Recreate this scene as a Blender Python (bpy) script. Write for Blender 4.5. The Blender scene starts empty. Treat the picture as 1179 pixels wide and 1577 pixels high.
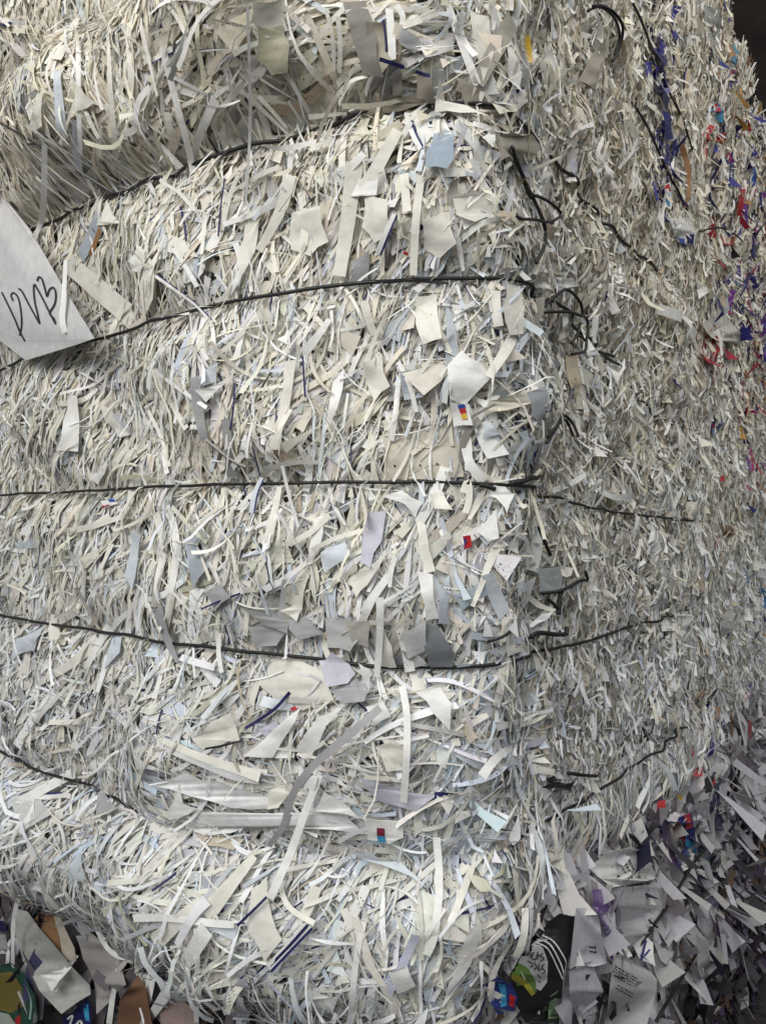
import bpy, bmesh, math, random
import numpy as np
from mathutils import Vector
from mathutils.bvhtree import BVHTree
from mathutils.geometry import tessellate_polygon

SC = bpy.context.scene
COL = SC.collection
R = math.radians
rng = np.random.default_rng(11)
random.seed(11)

# ------------------------------------------------------------------ camera, light, exposure
CAM_Z = 1.45
FPX = 1168.0                       # focal length in photograph pixels (1179 x 1577)
HORIZON = 805.0
cam_d = bpy.data.cameras.new('camera')
cam = bpy.data.objects.new('camera', cam_d)
COL.objects.link(cam)
cam.location = (0, 0, CAM_Z)
cam.rotation_euler = (R(90), 0, 0)
cam_d.sensor_fit = 'VERTICAL'
cam_d.sensor_height = 36.0
cam_d.lens = 36.0 * FPX / 1577.0
cam_d.shift_y = (HORIZON - 788.5) / 1577.0
cam_d.clip_start = 0.02
cam_d.clip_end = 60
SC.camera = cam

world = bpy.data.worlds.new('World')
SC.world = world
world.use_nodes = True
bg = world.node_tree.nodes['Background']
bg.inputs[0].default_value = (0.88, 0.95, 1.0, 1)
bg.inputs[1].default_value = 0.38

def area_light(name, loc, target, size, power, col):
    d = bpy.data.lights.new(name, 'AREA')
    d.shape = 'RECTANGLE'; d.size, d.size_y = size
    d.energy = power; d.color = col
    o = bpy.data.objects.new(name, d); COL.objects.link(o)
    o.location = loc
    o.rotation_euler = (Vector(target) - Vector(loc)).to_track_quat('-Z', 'Y').to_euler()
    return o
area_light('shed_opening_light', (-1.3, -1.2, CAM_Z + 1.75), (0.0, 1.1, CAM_Z - 0.05), (2.5, 1.8), 90, (1.0, 0.985, 0.96))
area_light('side_fill_light', (1.9, 0.2, CAM_Z + 2.4), (0.7, 1.6, CAM_Z + 0.3), (1.8, 1.8), 36, (1.0, 0.96, 0.9))  # unseen fill, added to brighten the side face

SC.view_settings.view_transform = 'Standard'
SC.view_settings.look = 'None'
SC.view_settings.gamma = 1.0
SC.view_settings.use_curve_mapping = False
SC.view_settings.exposure = 0.2

# ------------------------------------------------------------------ helpers
def tag(o, label=None, cat=None, group=None, kind=None):
    if label: o['label'] = label
    if cat: o['category'] = cat
    if group: o['group'] = group
    if kind: o['kind'] = kind
    return o

def new_mat(name):
    m = bpy.data.materials.new(name); m.use_nodes = True
    nt = m.node_tree
    return m, nt, nt.nodes['Principled BSDF'], nt.nodes['Material Output']

def plain(name, col, rough=0.6, spec=0.3, noise=0.0, scale=40.0, metal=0.0):
    m, nt, p, out = new_mat(name)
    p.inputs['Base Color'].default_value = (*col, 1)
    p.inputs['Roughness'].default_value = rough
    p.inputs['Specular IOR Level'].default_value = spec
    p.inputs['Metallic'].default_value = metal
    if noise:
        tc = nt.nodes.new('ShaderNodeTexCoord')
        n = nt.nodes.new('ShaderNodeTexNoise'); n.inputs['Scale'].default_value = scale; n.inputs['Detail'].default_value = 5
        nt.links.new(tc.outputs['Object'], n.inputs['Vector'])
        mr = nt.nodes.new('ShaderNodeMapRange')
        mr.inputs[1].default_value = .3; mr.inputs[2].default_value = .7
        mr.inputs[3].default_value = 1 - noise; mr.inputs[4].default_value = 1 + noise
        nt.links.new(n.outputs['Fac'], mr.inputs[0])
        mx = nt.nodes.new('ShaderNodeVectorMath'); mx.operation = 'SCALE'
        mx.inputs[0].default_value = col
        nt.links.new(mr.outputs[0], mx.inputs['Scale'])
        nt.links.new(mx.outputs[0], p.inputs['Base Color'])
    return m

def math_node(nt, op, a, b=None):
    n = nt.nodes.new('ShaderNodeMath'); n.operation = op
    for i, v in enumerate((a, b)):
        if v is None: continue
        if isinstance(v, (int, float)): n.inputs[i].default_value = v
        else: nt.links.new(v, n.inputs[i])
    return n.outputs[0]

def paper_material(name):
    """Paper whose colour, print and gloss come from per-piece attributes."""
    m, nt, p, out = new_mat(name)
    def attr(n):
        a = nt.nodes.new('ShaderNodeAttribute'); a.attribute_name = n; return a
    col = attr('tint'); dat = attr('piece')        # piece: x = across 0..1, y = along (m), z = print class
    sep = nt.nodes.new('ShaderNodeSeparateXYZ'); nt.links.new(dat.outputs['Vector'], sep.inputs[0])
    geo = nt.nodes.new('ShaderNodeNewGeometry')
    n1 = nt.nodes.new('ShaderNodeTexNoise'); n1.inputs['Scale'].default_value = 60; n1.inputs['Detail'].default_value = 4
    nt.links.new(geo.outputs['Position'], n1.inputs['Vector'])
    mr = nt.nodes.new('ShaderNodeMapRange'); mr.inputs[1].default_value = .3; mr.inputs[2].default_value = .7
    mr.inputs[3].default_value = .90; mr.inputs[4].default_value = 1.06
    nt.links.new(n1.outputs['Fac'], mr.inputs[0])
    sc = nt.nodes.new('ShaderNodeVectorMath'); sc.operation = 'SCALE'
    nt.links.new(col.outputs['Color'], sc.inputs[0]); nt.links.new(mr.outputs[0], sc.inputs['Scale'])
    # class 1: a navy printed line along one edge
    c1 = math_node(nt, 'COMPARE', sep.outputs[2], 1.0); c1.node.inputs[2].default_value = .2
    e1 = math_node(nt, 'LESS_THAN', sep.outputs[0], .3)
    f1 = math_node(nt, 'MULTIPLY', c1, e1)
    # class 2: flecks of black print
    n2 = nt.nodes.new('ShaderNodeTexNoise'); n2.inputs['Scale'].default_value = 430; n2.inputs['Detail'].default_value = 1
    nt.links.new(geo.outputs['Position'], n2.inputs['Vector'])
    e2 = math_node(nt, 'GREATER_THAN', n2.outputs['Fac'], .63)
    n4 = nt.nodes.new('ShaderNodeTexNoise'); n4.inputs['Scale'].default_value = 55; n4.inputs['Detail'].default_value = 2
    nt.links.new(geo.outputs['Position'], n4.inputs['Vector'])
    e2 = math_node(nt, 'MULTIPLY', e2, math_node(nt, 'GREATER_THAN', n4.outputs['Fac'], .53))
    c2 = math_node(nt, 'COMPARE', sep.outputs[2], 2.0); c2.node.inputs[2].default_value = .2
    f2 = math_node(nt, 'MULTIPLY', c2, e2)
    m1 = nt.nodes.new('ShaderNodeMix'); m1.data_type = 'RGBA'
    nt.links.new(f1, m1.inputs[0]); nt.links.new(sc.outputs[0], m1.inputs[6]); m1.inputs[7].default_value = (.02, .022, .11, 1)
    m2 = nt.nodes.new('ShaderNodeMix'); m2.data_type = 'RGBA'
    nt.links.new(f2, m2.inputs[0]); nt.links.new(m1.outputs[2], m2.inputs[6]); m2.inputs[7].default_value = (.025, .025, .045, 1)
    nt.links.new(m2.outputs[2], p.inputs['Base Color'])
    # class 3: glossy film
    c3 = math_node(nt, 'COMPARE', sep.outputs[2], 3.0); c3.node.inputs[2].default_value = .2
    r = nt.nodes.new('ShaderNodeMapRange'); r.inputs[3].default_value = .58; r.inputs[4].default_value = .2
    nt.links.new(c3, r.inputs[0]); nt.links.new(r.outputs[0], p.inputs['Roughness'])
    p.inputs['Specular IOR Level'].default_value = .35
    n3 = nt.nodes.new('ShaderNodeTexNoise'); n3.inputs['Scale'].default_value = 110; n3.inputs['Detail'].default_value = 3
    nt.links.new(geo.outputs['Position'], n3.inputs['Vector'])
    b = nt.nodes.new('ShaderNodeBump'); b.inputs['Strength'].default_value = .22; b.inputs['Distance'].default_value = .004
    nt.links.new(n3.outputs['Fac'], b.inputs['Height']); nt.links.new(b.outputs[0], p.inputs['Normal'])
    tr = nt.nodes.new('ShaderNodeBsdfTranslucent'); nt.links.new(m2.outputs[2], tr.inputs['Color'])
    ms = nt.nodes.new('ShaderNodeMixShader'); ms.inputs[0].default_value = .14
    nt.links.new(p.outputs[0], ms.inputs[1]); nt.links.new(tr.outputs[0], ms.inputs[2])
    nt.links.new(ms.outputs[0], out.inputs['Surface'])
    return m

PAPER = paper_material('shredded_paper')
CORE = plain('pressed_paper_core', (.30, .285, .25), .85, .1, .45, 90)  # kept darker than the paper so gaps between shreds read as shade
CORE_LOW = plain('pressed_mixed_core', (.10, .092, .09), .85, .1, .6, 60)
WIRE = plain('black_wire', (.012, .011, .011), .45, .4, .3, 200)
INK = plain('pen_ink', (.015, .015, .018), .5, .3)

# ------------------------------------------------------------------ the bale's surface: a table of points over (s along the sides, z)
D0 = .95
prof = [(0, 1.60), (60, 1.45), (165, 1.32), (300, 1.15), (400, 1.09), (500, 1.045), (600, 1.008), (700, 1.0), (768, 1.006),
        (800, 1.055), (830, 1.115), (880, 1.25), (940, 1.42), (990, 1.56), (1040, 1.75), (1100, 2.12), (1140, 2.50), (1172, 2.95), (1200, 3.5), (1222, 4.1)]
base = [Vector((-1.12, 2.05)), Vector((-.93, 1.74))] + [Vector(((x - 589.5) / FPX * d * D0, d * D0)) for x, d in prof]
PX_OF = [None, None] + [x for x, d in prof]
pts = [base[0]]
s_of_px = []
dense = []
def catmull(p0, p1, p2, p3, t):
    return .5 * ((2 * p1) + (p2 - p0) * t + (2 * p0 - 5 * p1 + 4 * p2 - p3) * t * t + (3 * p1 - p0 - 3 * p2 + p3) * t ** 3)
for i in range(len(base) - 1):
    p0 = base[max(i - 1, 0)]; p3 = base[min(i + 2, len(base) - 1)]
    for k in range(24):
        dense.append(catmull(p0, base[i], base[i + 1], p3, k / 24))
dense.append(base[-1])
dn = np.array([[p.x, p.y] for p in dense])
seg = np.r_[0, np.cumsum(np.hypot(*np.diff(dn, axis=0).T))]
LEN = seg[-1]
DS = .006
S_AX = np.arange(0, LEN, DS)
# soften the corner a little
px_ = np.interp(S_AX, seg, dn[:, 0]); py_ = np.interp(S_AX, seg, dn[:, 1])
ker = np.hanning(9); ker /= ker.sum()
def smooth(a):
    b = np.r_[np.full(4, a[0]), a, np.full(4, a[-1])]
    return np.convolve(b, ker, 'valid')
px_, py_ = smooth(px_), smooth(py_)
tx, ty = np.gradient(px_), np.gradient(py_)
tl = np.hypot(tx, ty); tx, ty = tx / tl, ty / tl
nx_, ny_ = ty, -tx                                   # outward (towards the camera)
for _ in range(6): nx_, ny_ = smooth(nx_), smooth(ny_)
nl = np.hypot(nx_, ny_); nx_, ny_ = nx_ / nl, ny_ / nl
S_PX = px_ / py_ * FPX + 589.5                        # photograph column of each s (rises with s)
def s_at_px(x): return np.interp(x, S_PX, S_AX)
S_CORNER = float(s_at_px(782))

WIRES = {   # traces of the tie wires
    'a': [(60, 345), (165, 300), (300, 250), (400, 217), (500, 190), (660, 166), (790, 190), (860, 275), (940, 365)],
    'b': [(0, 580), (165, 525), (300, 487), (400, 465), (500, 448), (600, 438), (740, 435), (800, 440), (860, 478), (935, 560), (1000, 640)],
    'c': [(0, 765), (100, 760), (240, 752), (400, 747), (600, 744), (740, 746), (800, 752), (860, 774), (930, 788), (1040, 801)],
    'd': [(0, 940), (110, 962), (240, 982), (380, 999), (500, 1014), (600, 1023), (690, 1025), (790, 1012), (840, 998), (900, 984), (990, 955), (1060, 935)],
    'e': [(15, 1160), (100, 1203), (230, 1252), (340, 1290), (500, 1316), (640, 1326), (730, 1310), (820, 1268), (880, 1228), (935, 1193), (1000, 1150)],
}
def z_trace(tr):
    x = np.array([p[0] for p in tr], float); y = np.array([p[1] for p in tr], float)
    s = s_at_px(x); dep = np.interp(s, S_AX, py_)
    return s, (HORIZON - y) / FPX * dep
WZ = {k: z_trace(v) for k, v in WIRES.items()}
def wire_z(k, s):
    return np.interp(s, *WZ[k])
Z_F = .78
ZB_X = [-200, 640, 700, 750, 800, 850, 930, 1050, 1230]
ZB_Z = [-.64, -.64, -.60, -.535, -.48, -.465, -.50, -.55, -.56]
def z_bottom(s):
    return np.interp(np.interp(s, S_AX, S_PX), ZB_X, ZB_Z)
Z0, Z1, DZ = -.72, 1.42, .006
Z_AX = np.arange(Z0, Z1, DZ)

def lumps(S, Z, seed, amp, scales):
    r = np.random.default_rng(seed); h = np.zeros_like(S)
    for sc in scales:
        for _ in range(5):
            a = r.uniform(0, 2 * np.pi); f = 2 * np.pi / sc * r.uniform(.7, 1.3)
            h += np.sin((S * np.cos(a) + Z * np.sin(a)) * f + r.uniform(0, 6.28)) * sc
    return h * amp

def build_table():
    S, Z = np.meshgrid(S_AX, Z_AX, indexing='ij')
    side = np.clip((S - (S_CORNER - .05)) / .12, 0, 1)
    lv = [z_bottom(S_AX)] + [wire_z(k, S_AX) for k in 'edcba'] + [np.full_like(S_AX, Z_F), np.full_like(S_AX, Z_F + .24), np.full_like(S_AX, Z_F + .49), np.full_like(S_AX, Z_F + .75)]
    amp_f = [.060, .026, .020, .018, .020, .115, .05, .03, .03]
    amp_s = [.006, .008, .010, .010, .011, .014, .014, .014, .014]
    B = np.full_like(S, 0.0)
    for i in range(len(lv) - 1):
        lo, hi = lv[i][:, None], lv[i + 1][:, None]
        t = (Z - lo) / (hi - lo)
        m = (t >= 0) & (t < 1)
        a = amp_f[i] * (1 - side) + amp_s[i] * side
        if i == 5: a = a * (1 - .55 * np.clip((S - s_at_px(430)) / .25, 0, 1) * (1 - side))
        B = np.where(m, a * np.clip(4 * t * (1 - t), 0, 1) ** .6, B)
    ridge = np.sin((S - S_CORNER) * 62 + 1.1 * np.sin(Z * 5) + .8 * np.sin(S * 17)) + .6 * np.sin((S - S_CORNER) * 131 + 1.4 * np.sin(Z * 7 + 2))
    B += side * np.clip((S - S_CORNER - .08) / .15, 0, 1) * .0075 * ridge * (.55 + .45 * np.sin(Z * 4.3 + S * 6))
    B *= 1 - .65 * np.exp(-((S - S_CORNER) / .10) ** 2)
    under = np.clip((z_bottom(S_AX)[:, None] - Z), 0, 1)
    B -= under * (1.6 - .9 * side)                                     # the bottom edge turns under
    B += lumps(S, Z, 3, .018, [.30, .14, .07]) * np.clip(np.minimum.reduce([np.abs(Z - l[:, None]) for l in lv[1:7]]) / .05, .15, 1)
    groove = np.exp(-((S - s_at_px(818) - .006 * np.sin(Z * 31)) / .016) ** 2) * np.clip((.34 - Z) / .05, 0, 1) * np.clip((Z + .36) / .05, 0, 1)
    B -= .046 * groove * (.6 + .4 * np.sin(Z * 23 + 1))
    X = px_[:, None] + nx_[:, None] * B
    Y = py_[:, None] + ny_[:, None] * B
    P = np.stack([X, Y, Z + CAM_Z], -1)
    gs = np.gradient(P, axis=0); gz = np.gradient(P, axis=1)
    N = np.cross(gs, gz)
    N /= np.linalg.norm(N, axis=-1, keepdims=True) + 1e-9
    return P, N
TP, TN = build_table()

def sample(tab, s, z, z0=None):
    z0 = Z0 if z0 is None else z0
    i = np.clip((s - S_AX[0]) / DS, 0, tab.shape[0] - 1.001); j = np.clip((z - z0) / DZ, 0, tab.shape[1] - 1.001)
    a = i.astype(int); b = j.astype(int); u = (i - a)[..., None]; v = (j - b)[..., None]
    return tab[a, b] * (1 - u) * (1 - v) + tab[a + 1, b] * u * (1 - v) + tab[a, b + 1] * (1 - u) * v + tab[a + 1, b + 1] * u * v

def surf(s, z, h):
    n = sample(TN, s, z); n /= np.linalg.norm(n, axis=-1, keepdims=True) + 1e-9
    return sample(TP, s, z) + n * h[..., None]

def project(p):
    return p[..., 0] / p[..., 1] * FPX + 589.5, HORIZON - (p[..., 2] - CAM_Z) / p[..., 1] * FPX

# ------------------------------------------------------------------ mesh building
def np_mesh(name, verts, faces, mat, parent=None, tint=None, piece=None, smooth_shade=False):
    me = bpy.data.meshes.new(name)
    verts = np.asarray(verts, np.float32).reshape(-1, 3)
    faces = np.asarray(faces, np.int32)
    k = faces.shape[1]
    me.vertices.add(len(verts)); me.vertices.foreach_set('co', verts.ravel())
    me.loops.add(faces.size); me.loops.foreach_set('vertex_index', faces.ravel())
    me.polygons.add(len(faces))
    me.polygons.foreach_set('loop_start', np.arange(0, faces.size, k, dtype=np.int32))
    me.polygons.foreach_set('loop_total', np.full(len(faces), k, np.int32))
    if smooth_shade: me.polygons.foreach_set('use_smooth', np.ones(len(faces), bool))
    me.update(calc_edges=True); me.validate()
    paint(me, tint, piece)
    me.materials.append(mat)
    o = bpy.data.objects.new(name, me); COL.objects.link(o)
    if parent: o.parent = parent; o.matrix_parent_inverse = parent.matrix_world.inverted() if False else o.matrix_parent_inverse
    return o

def paint(me, tint, piece):
    n = len(me.vertices)
    if tint is not None:
        a = me.attributes.new('tint', 'FLOAT_COLOR', 'POINT')
        t = np.ones((n, 4), np.float32); t[:, :3] = tint; a.data.foreach_set('color', t.ravel())
    if piece is not None:
        a = me.attributes.new('piece', 'FLOAT_VECTOR', 'POINT')
        t = np.zeros((n, 3), np.float32); t[:] = piece; a.data.foreach_set('vector', t.ravel())

def strip_batch(s0, z0, off, ang, L, w0, w1, k1, k2, slope, tw0, tw1, K=5, fn=surf, shape=None):
    n = len(s0)
    l = np.linspace(-.5, .5, K)[None, :] * L[:, None]
    f = np.linspace(0, 1, K)[None, :]
    sa, ca = np.sin(ang)[:, None], np.cos(ang)[:, None]
    bend = .5 * k1[:, None] * l ** 2
    cs = s0[:, None] + l * sa + bend * ca
    cz = z0[:, None] + l * ca - bend * sa
    h = off[:, None] + slope[:, None] * l + .5 * k2[:, None] * l ** 2
    hw = .5 * (w0[:, None] + (w1 - w0)[:, None] * f)
    if shape is not None:
        waist = 1 - .78 * np.sin(np.pi * f) ; belly = .12 + .88 * np.sin(np.pi * f) ; spike = np.maximum(.03, (1 - f)) ** 1.7; plain_ = np.ones_like(f)
        hw = hw * np.where(shape[:, None] == 1, waist, np.where(shape[:, None] == 2, belly, np.where(shape[:, None] == 3, spike, plain_)))
    tw = tw0[:, None] + tw1[:, None] * (f - .5)
    V = []
    for sg in (-1, 1):
        V.append(fn(cs + sg * hw * np.cos(tw) * ca, cz - sg * hw * np.cos(tw) * sa, h + sg * hw * np.sin(tw)))
    V = np.stack(V, 2)                                   # n,K,2,3
    idx = np.arange(n * K * 2).reshape(n, K, 2)
    F = np.stack([idx[:, :-1, 0], idx[:, :-1, 1], idx[:, 1:, 1], idx[:, 1:, 0]], -1).reshape(-1, 4)
    piece = np.zeros((n, K, 2, 3)); piece[:, :, 1, 0] = 1; piece[..., 1] = l[..., None]
    return V, F, piece

CREAM = (.71, .675, .575); WHITE = (.80, .79, .76); BLUISH = (.60, .645, .69); GREY = (.36, .36, .365)
LGREY = (.54, .54, .53); TAN = (.50, .425, .315); SLATE = (.15, .155, .175); OLIVE = (.50, .48, .36)
PALETTE = np.array([CREAM, WHITE, BLUISH, GREY, LGREY, TAN, OLIVE])
def colours(n, w):
    w = np.asarray(w, float); c = PALETTE[rng.choice(len(PALETTE), n, p=w / w.sum())].copy()
    return np.clip(c * rng.normal(1, .07, (n, 1)) * rng.normal(1, .018, (n, 3)), .02, .86)

def field(s, z):
    """mean lean from upright and its spread, by where on the bale (radians)"""
    x, y = project(sample(TP, s, z))
    m = np.full_like(s, 10.0); d = np.full_like(s, 28.0)
    def put(mask, a, b): m[mask] = a; d[mask] = b
    za, zb, zc, zd, ze = (wire_z(k, s) for k in 'abcde')
    front = x < 700
    put(z > za, 0, 34)
    put(front & (z > za) & (z < za + .13) & (x > 250), 72, 17)
    put(front & (z < za) & (z > zb), 24, 23)
    put(front & (z < zb) & (z > zc), 10, 25)
    put(front & (z < zc) & (z > zd), 14, 25)
    put(front & (z < zb) & (z > zd) & (x < 180), 36, 17)
    put(front & (z < zd) & (z > ze), 42, 38)
    put(front & (z < ze), 52, 24)
    put(front & (z < ze) & (x > 520), 15, 36)
    put(front & (y > 1170) & (y < 1300) & (x > 230) & (x < 600), 97, 13)
    put((x >= 700) & (x < 830), 4, 44)
    put(x >= 830, 0, 38)
    put(x >= 1050, 0, 16)
    return R(1) * (m + d * rng.standard_normal(len(s)))

def mass(n, s_lo, s_hi, kind, K=5):
    s = rng.uniform(s_lo, s_hi, n); z = rng.uniform(-.66, 1.40, n)
    x, y = project(sample(TP, s, z))
    inside = (x > -90) & (x < 1270) & (y > -90) & (y < 1670)
    keep = inside | (rng.random(n) < .22)
    keep &= z > z_bottom(s) - .03 - (rng.random(n) ** 2) * np.where(kind == 'side', .10, .05)
    s, z, x, y = s[keep], z[keep], x[keep], y[keep]; n = len(s)
    a = field(s, z)
    if kind == 'front':
        big = rng.random(n) < .27; fine = rng.random(n) < .33
        L = np.clip(np.exp(rng.normal(math.log(.050), .5, n)), .014, .15)
        L *= np.where(z < wire_z('e', s), 1.3, 1)
        w0 = np.where(fine, rng.uniform(.0012, .003, n), np.clip(np.exp(rng.normal(math.log(.0058), .45, n)), .003, .02))
        w0 = np.where(big, rng.uniform(.010, .036, n), w0); L = np.where(big, rng.uniform(.028, .085, n), L)
        off = rng.triangular(-.017, .003, .010, n); off = np.where(big, off - .0035, off)
        slope = rng.normal(0, .045, n); cw = [54, 33, 8, 2.2, 4, 1.5, 2]
        k2 = rng.normal(0, 2.2, n); k1 = rng.normal(0, 6, n)
        tw0 = rng.normal(0, .10, n); tw1 = rng.normal(0, .3, n)
        a = np.where(big, a + rng.normal(0, .5, n), np.where(rng.random(n) < .32, rng.uniform(-1.57, 1.57, n), a))
        w1f = np.where(big, rng.uniform(0, 1.1, n), 1)
    elif kind == 'loose':
        L = np.clip(np.exp(rng.normal(math.log(.075), .4, n)), .03, .17)
        w0 = np.where(rng.random(n) < .5, rng.uniform(.0012, .0028, n), rng.uniform(.003, .0062, n))
        off = rng.uniform(.006, .015, n); slope = rng.normal(0, .09, n); cw = [46, 46, 5, 1, 2, 1, 1]
        k2 = rng.normal(2.0, 3.5, n); k1 = rng.normal(0, 9, n); tw0 = rng.normal(0, .35, n); tw1 = rng.normal(0, 1.2, n)
        a = np.where(rng.random(n) < .35, rng.uniform(-1.57, 1.57, n), a); w1f = np.ones(n)
    elif kind == 'fringe':
        z = z_bottom(s) + rng.uniform(-.075, .05, n)
        L = rng.uniform(.04, .13, n); w0 = np.where(rng.random(n) < .4, rng.uniform(.0015, .003, n), rng.uniform(.003, .011, n))
        off = rng.uniform(.0, .03, n); slope = rng.normal(-.12, .22, n); cw = [36, 50, 8, 2, 4, 1, 1]
        k2 = rng.normal(0, 5, n); k1 = rng.normal(0, 7, n); tw0 = rng.normal(0, .4, n); tw1 = rng.normal(0, 1.2, n)
        a = rng.normal(.25, .5, n); w1f = np.where(rng.random(n) < .3, .3, 1)
    elif kind == 'corner':
        big = rng.random(n) < .2
        L = np.clip(np.exp(rng.normal(math.log(.036), .5, n)), .012, .10)
        w0 = np.clip(np.exp(rng.normal(math.log(.0045), .6, n)), .0014, .02)
        w0 = np.where(big, rng.uniform(.010, .028, n), w0)
        off = rng.triangular(-.03, .002, .016, n)
        slope = rng.normal(0, .18, n); cw = [34, 22, 17, 9, 13, 2, 2]  # blue-grey scraps, with extra grey painting in the corner's shade
        k2 = rng.normal(0, 8, n); k1 = rng.normal(0, 6, n)
        tw0 = rng.normal(0, .4, n); tw1 = rng.normal(0, .8, n)
        w1f = np.where(big, rng.uniform(0, 1, n), 1)
    else:
        dist = np.clip((s - S_CORNER) / 1.6, 0, 1)
        big = rng.random(n) < .10; mid = rng.random(n) < .30
        L = np.clip(np.exp(rng.normal(math.log(.017), .55, n)) * (1 + 1.1 * dist), .006, .09)
        w0 = np.clip(np.exp(rng.normal(math.log(.0025), .6, n)) * (1 + 1.0 * dist), .0012, .02)
        L = np.where(mid, rng.uniform(.022, .055, n) * (1 + .5 * dist), L); w0 = np.where(mid, rng.uniform(.003, .007, n) * (1 + .4 * dist), w0)
        w0 = np.where(big, rng.uniform(.008, .022, n) * (1 + .6 * dist), w0)
        off = rng.triangular(-.022, .002, .012, n)
        slope = rng.normal(0, .22, n); cw = [44, 42, 4, 1.0, 4, 5, 4]
        k2 = rng.normal(0, 10, n); k1 = rng.normal(0, 9, n)
        tw0 = rng.normal(0, .5, n); tw1 = rng.normal(0, 1.0, n)
        w1f = np.where(big, rng.uniform(0, 1, n), 1)
    w1 = w0 * np.where(rng.random(n) < .35, rng.uniform(0, .5, n), rng.uniform(.8, 1.15, n)) * w1f
    c = colours(n, cw)
    if kind == 'side':                                   # pressed charges: upright layers of slightly different stock
        px_s = x; col_p = np.where((px_s > 1112), .034, 0.) * np.clip((800 - y) / 300, .12, 1) + np.where((px_s > 998) & (px_s < 1036) & (y < 330), .05, 0.) + np.where((px_s > 1082) & (px_s < 1116) & (y < 560), .02, 0.)
        col_p = np.where((px_s > 1050) & (y > 1080), .02, col_p)
        pm = rng.random(n) < col_p
        lay = np.sin(s * 41) + .7 * np.sin(s * 97 + 1.3) + .5 * np.sin(z * 9 + s * 20)
        tanm = (lay > .9) & (rng.random(n) < .45)
        c[tanm] = np.array((.56, .50, .40)) * rng.normal(1, .1, (tanm.sum(), 1))
        whm = (lay < -.8) & (rng.random(n) < .4)
        c[whm] = np.array((.78, .78, .76)) * rng.normal(1, .05, (whm.sum(), 1))
        PRINT = np.array([(.03, .03, .20), (.03, .03, .12), (.40, .03, .05), (.34, .03, .14), (.14, .04, .22), (.03, .03, .035), (.30, .15, .07), (.05, .18, .36), (.45, .25, .06)])
        c[pm] = PRINT[rng.choice(9, pm.sum(), p=[.24, .14, .13, .07, .08, .14, .10, .06, .04])] * rng.uniform(.8, 1.3, (pm.sum(), 1))
        sm = pm & (px_s < 1040); c[sm] = np.array((.03, .032, .19)) * rng.uniform(.5, 1.4, (sm.sum(), 1))
        a = np.where(pm, rng.normal(0, .16, n), a); L = np.where(pm, L * 1.7 + .012, L); w0 = np.where(pm, w0 * 2.3 + .003, w0); w1 = np.where(pm, w0 * .8, w1); off = np.where(pm, np.maximum(off, .002), off)
        c = np.clip(c, .02, .85)
    cool = np.clip((wire_z('c', s) - z) / .35, 0, 1)[:, None]; warm = np.clip((z - wire_z('b', s)) / .3, 0, 1)[:, None]  # paper tone plus painted light: cooler low down, warmer high up
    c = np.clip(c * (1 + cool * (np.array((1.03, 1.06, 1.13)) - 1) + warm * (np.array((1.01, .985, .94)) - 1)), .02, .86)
    shape = np.where(w0 > .009, rng.choice([0, 1, 2, 3], n, p=[.3, .25, .15, .3]), rng.choice([0, 2, 3], n, p=[.72, .12, .16]))
    dark = rng.random(n) < (.022 if kind == 'side' else .016)
    w0 = np.where(dark, rng.uniform(.0012, .0030, n), w0); w1 = np.where(dark, w0, w1); L = np.where(dark, np.minimum(L, .035), L)
    off = np.where(dark, np.maximum(off, .004), off); c[dark] = np.array([(.02, .02, .03), (.025, .025, .09), (.05, .045, .04)])[rng.integers(0, 3, dark.sum())]
    cls = rng.choice([0, 1, 2, 3], n, p=[.70, .03, .22, .05]).astype(float)
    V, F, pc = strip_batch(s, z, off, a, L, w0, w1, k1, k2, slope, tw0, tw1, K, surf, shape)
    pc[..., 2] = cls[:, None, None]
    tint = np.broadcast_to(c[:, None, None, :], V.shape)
    return V.reshape(-1, 3), F, tint.reshape(-1, 3), pc.reshape(-1, 3)

def merge(batches):
    V, F, T, P = [], [], [], []; n = 0
    for v, f, t, p in batches:
        V.append(v); F.append(f + n); T.append(t); P.append(p); n += len(v)
    return np.concatenate(V), np.concatenate(F), np.concatenate(T), np.concatenate(P)

# ------------------------------------------------------------------ the setting
def box_mesh(name, lo, hi, mat, parent=None, bevel=0.0):
    bm = bmesh.new(); bmesh.ops.create_cube(bm, size=1)
    for v in bm.verts:
        v.co = Vector([lo[i] + (v.co[i] + .5) * (hi[i] - lo[i]) for i in range(3)])
    if bevel: bmesh.ops.bevel(bm, geom=bm.edges[:], offset=bevel, segments=2, affect='EDGES')
    me = bpy.data.meshes.new(name); bm.to_mesh(me); bm.free(); me.materials.append(mat)
    o = bpy.data.objects.new(name, me); COL.objects.link(o)
    if parent: o.parent = parent
    return o

floor_m = plain('yard_concrete', (.045, .04, .038), .85, .2, .3, 6)
fm = bpy.data.meshes.new('ground')
fm.from_pydata([(-12, -8, 0), (14, -8, 0), (14, 14, 0), (-12, 14, 0)], [], [(0, 1, 2, 3)]); fm.materials.append(floor_m)
ground = bpy.data.objects.new('ground', fm); COL.objects.link(ground); tag(ground, kind='structure')
wall = box_mesh('wall', (-12, 7.0, 0), (14, 7.2, 9.5), plain('dark_boards', (.032, .024, .020), .8, .2, .4, 3)); tag(wall, kind='structure')

# ------------------------------------------------------------------ the main bale
bale = bpy.data.objects.new('paper_bale', None); COL.objects.link(bale)
tag(bale, 'tall pale bale of pressed shredded paper tied with black wires', 'paper bale')

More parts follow.
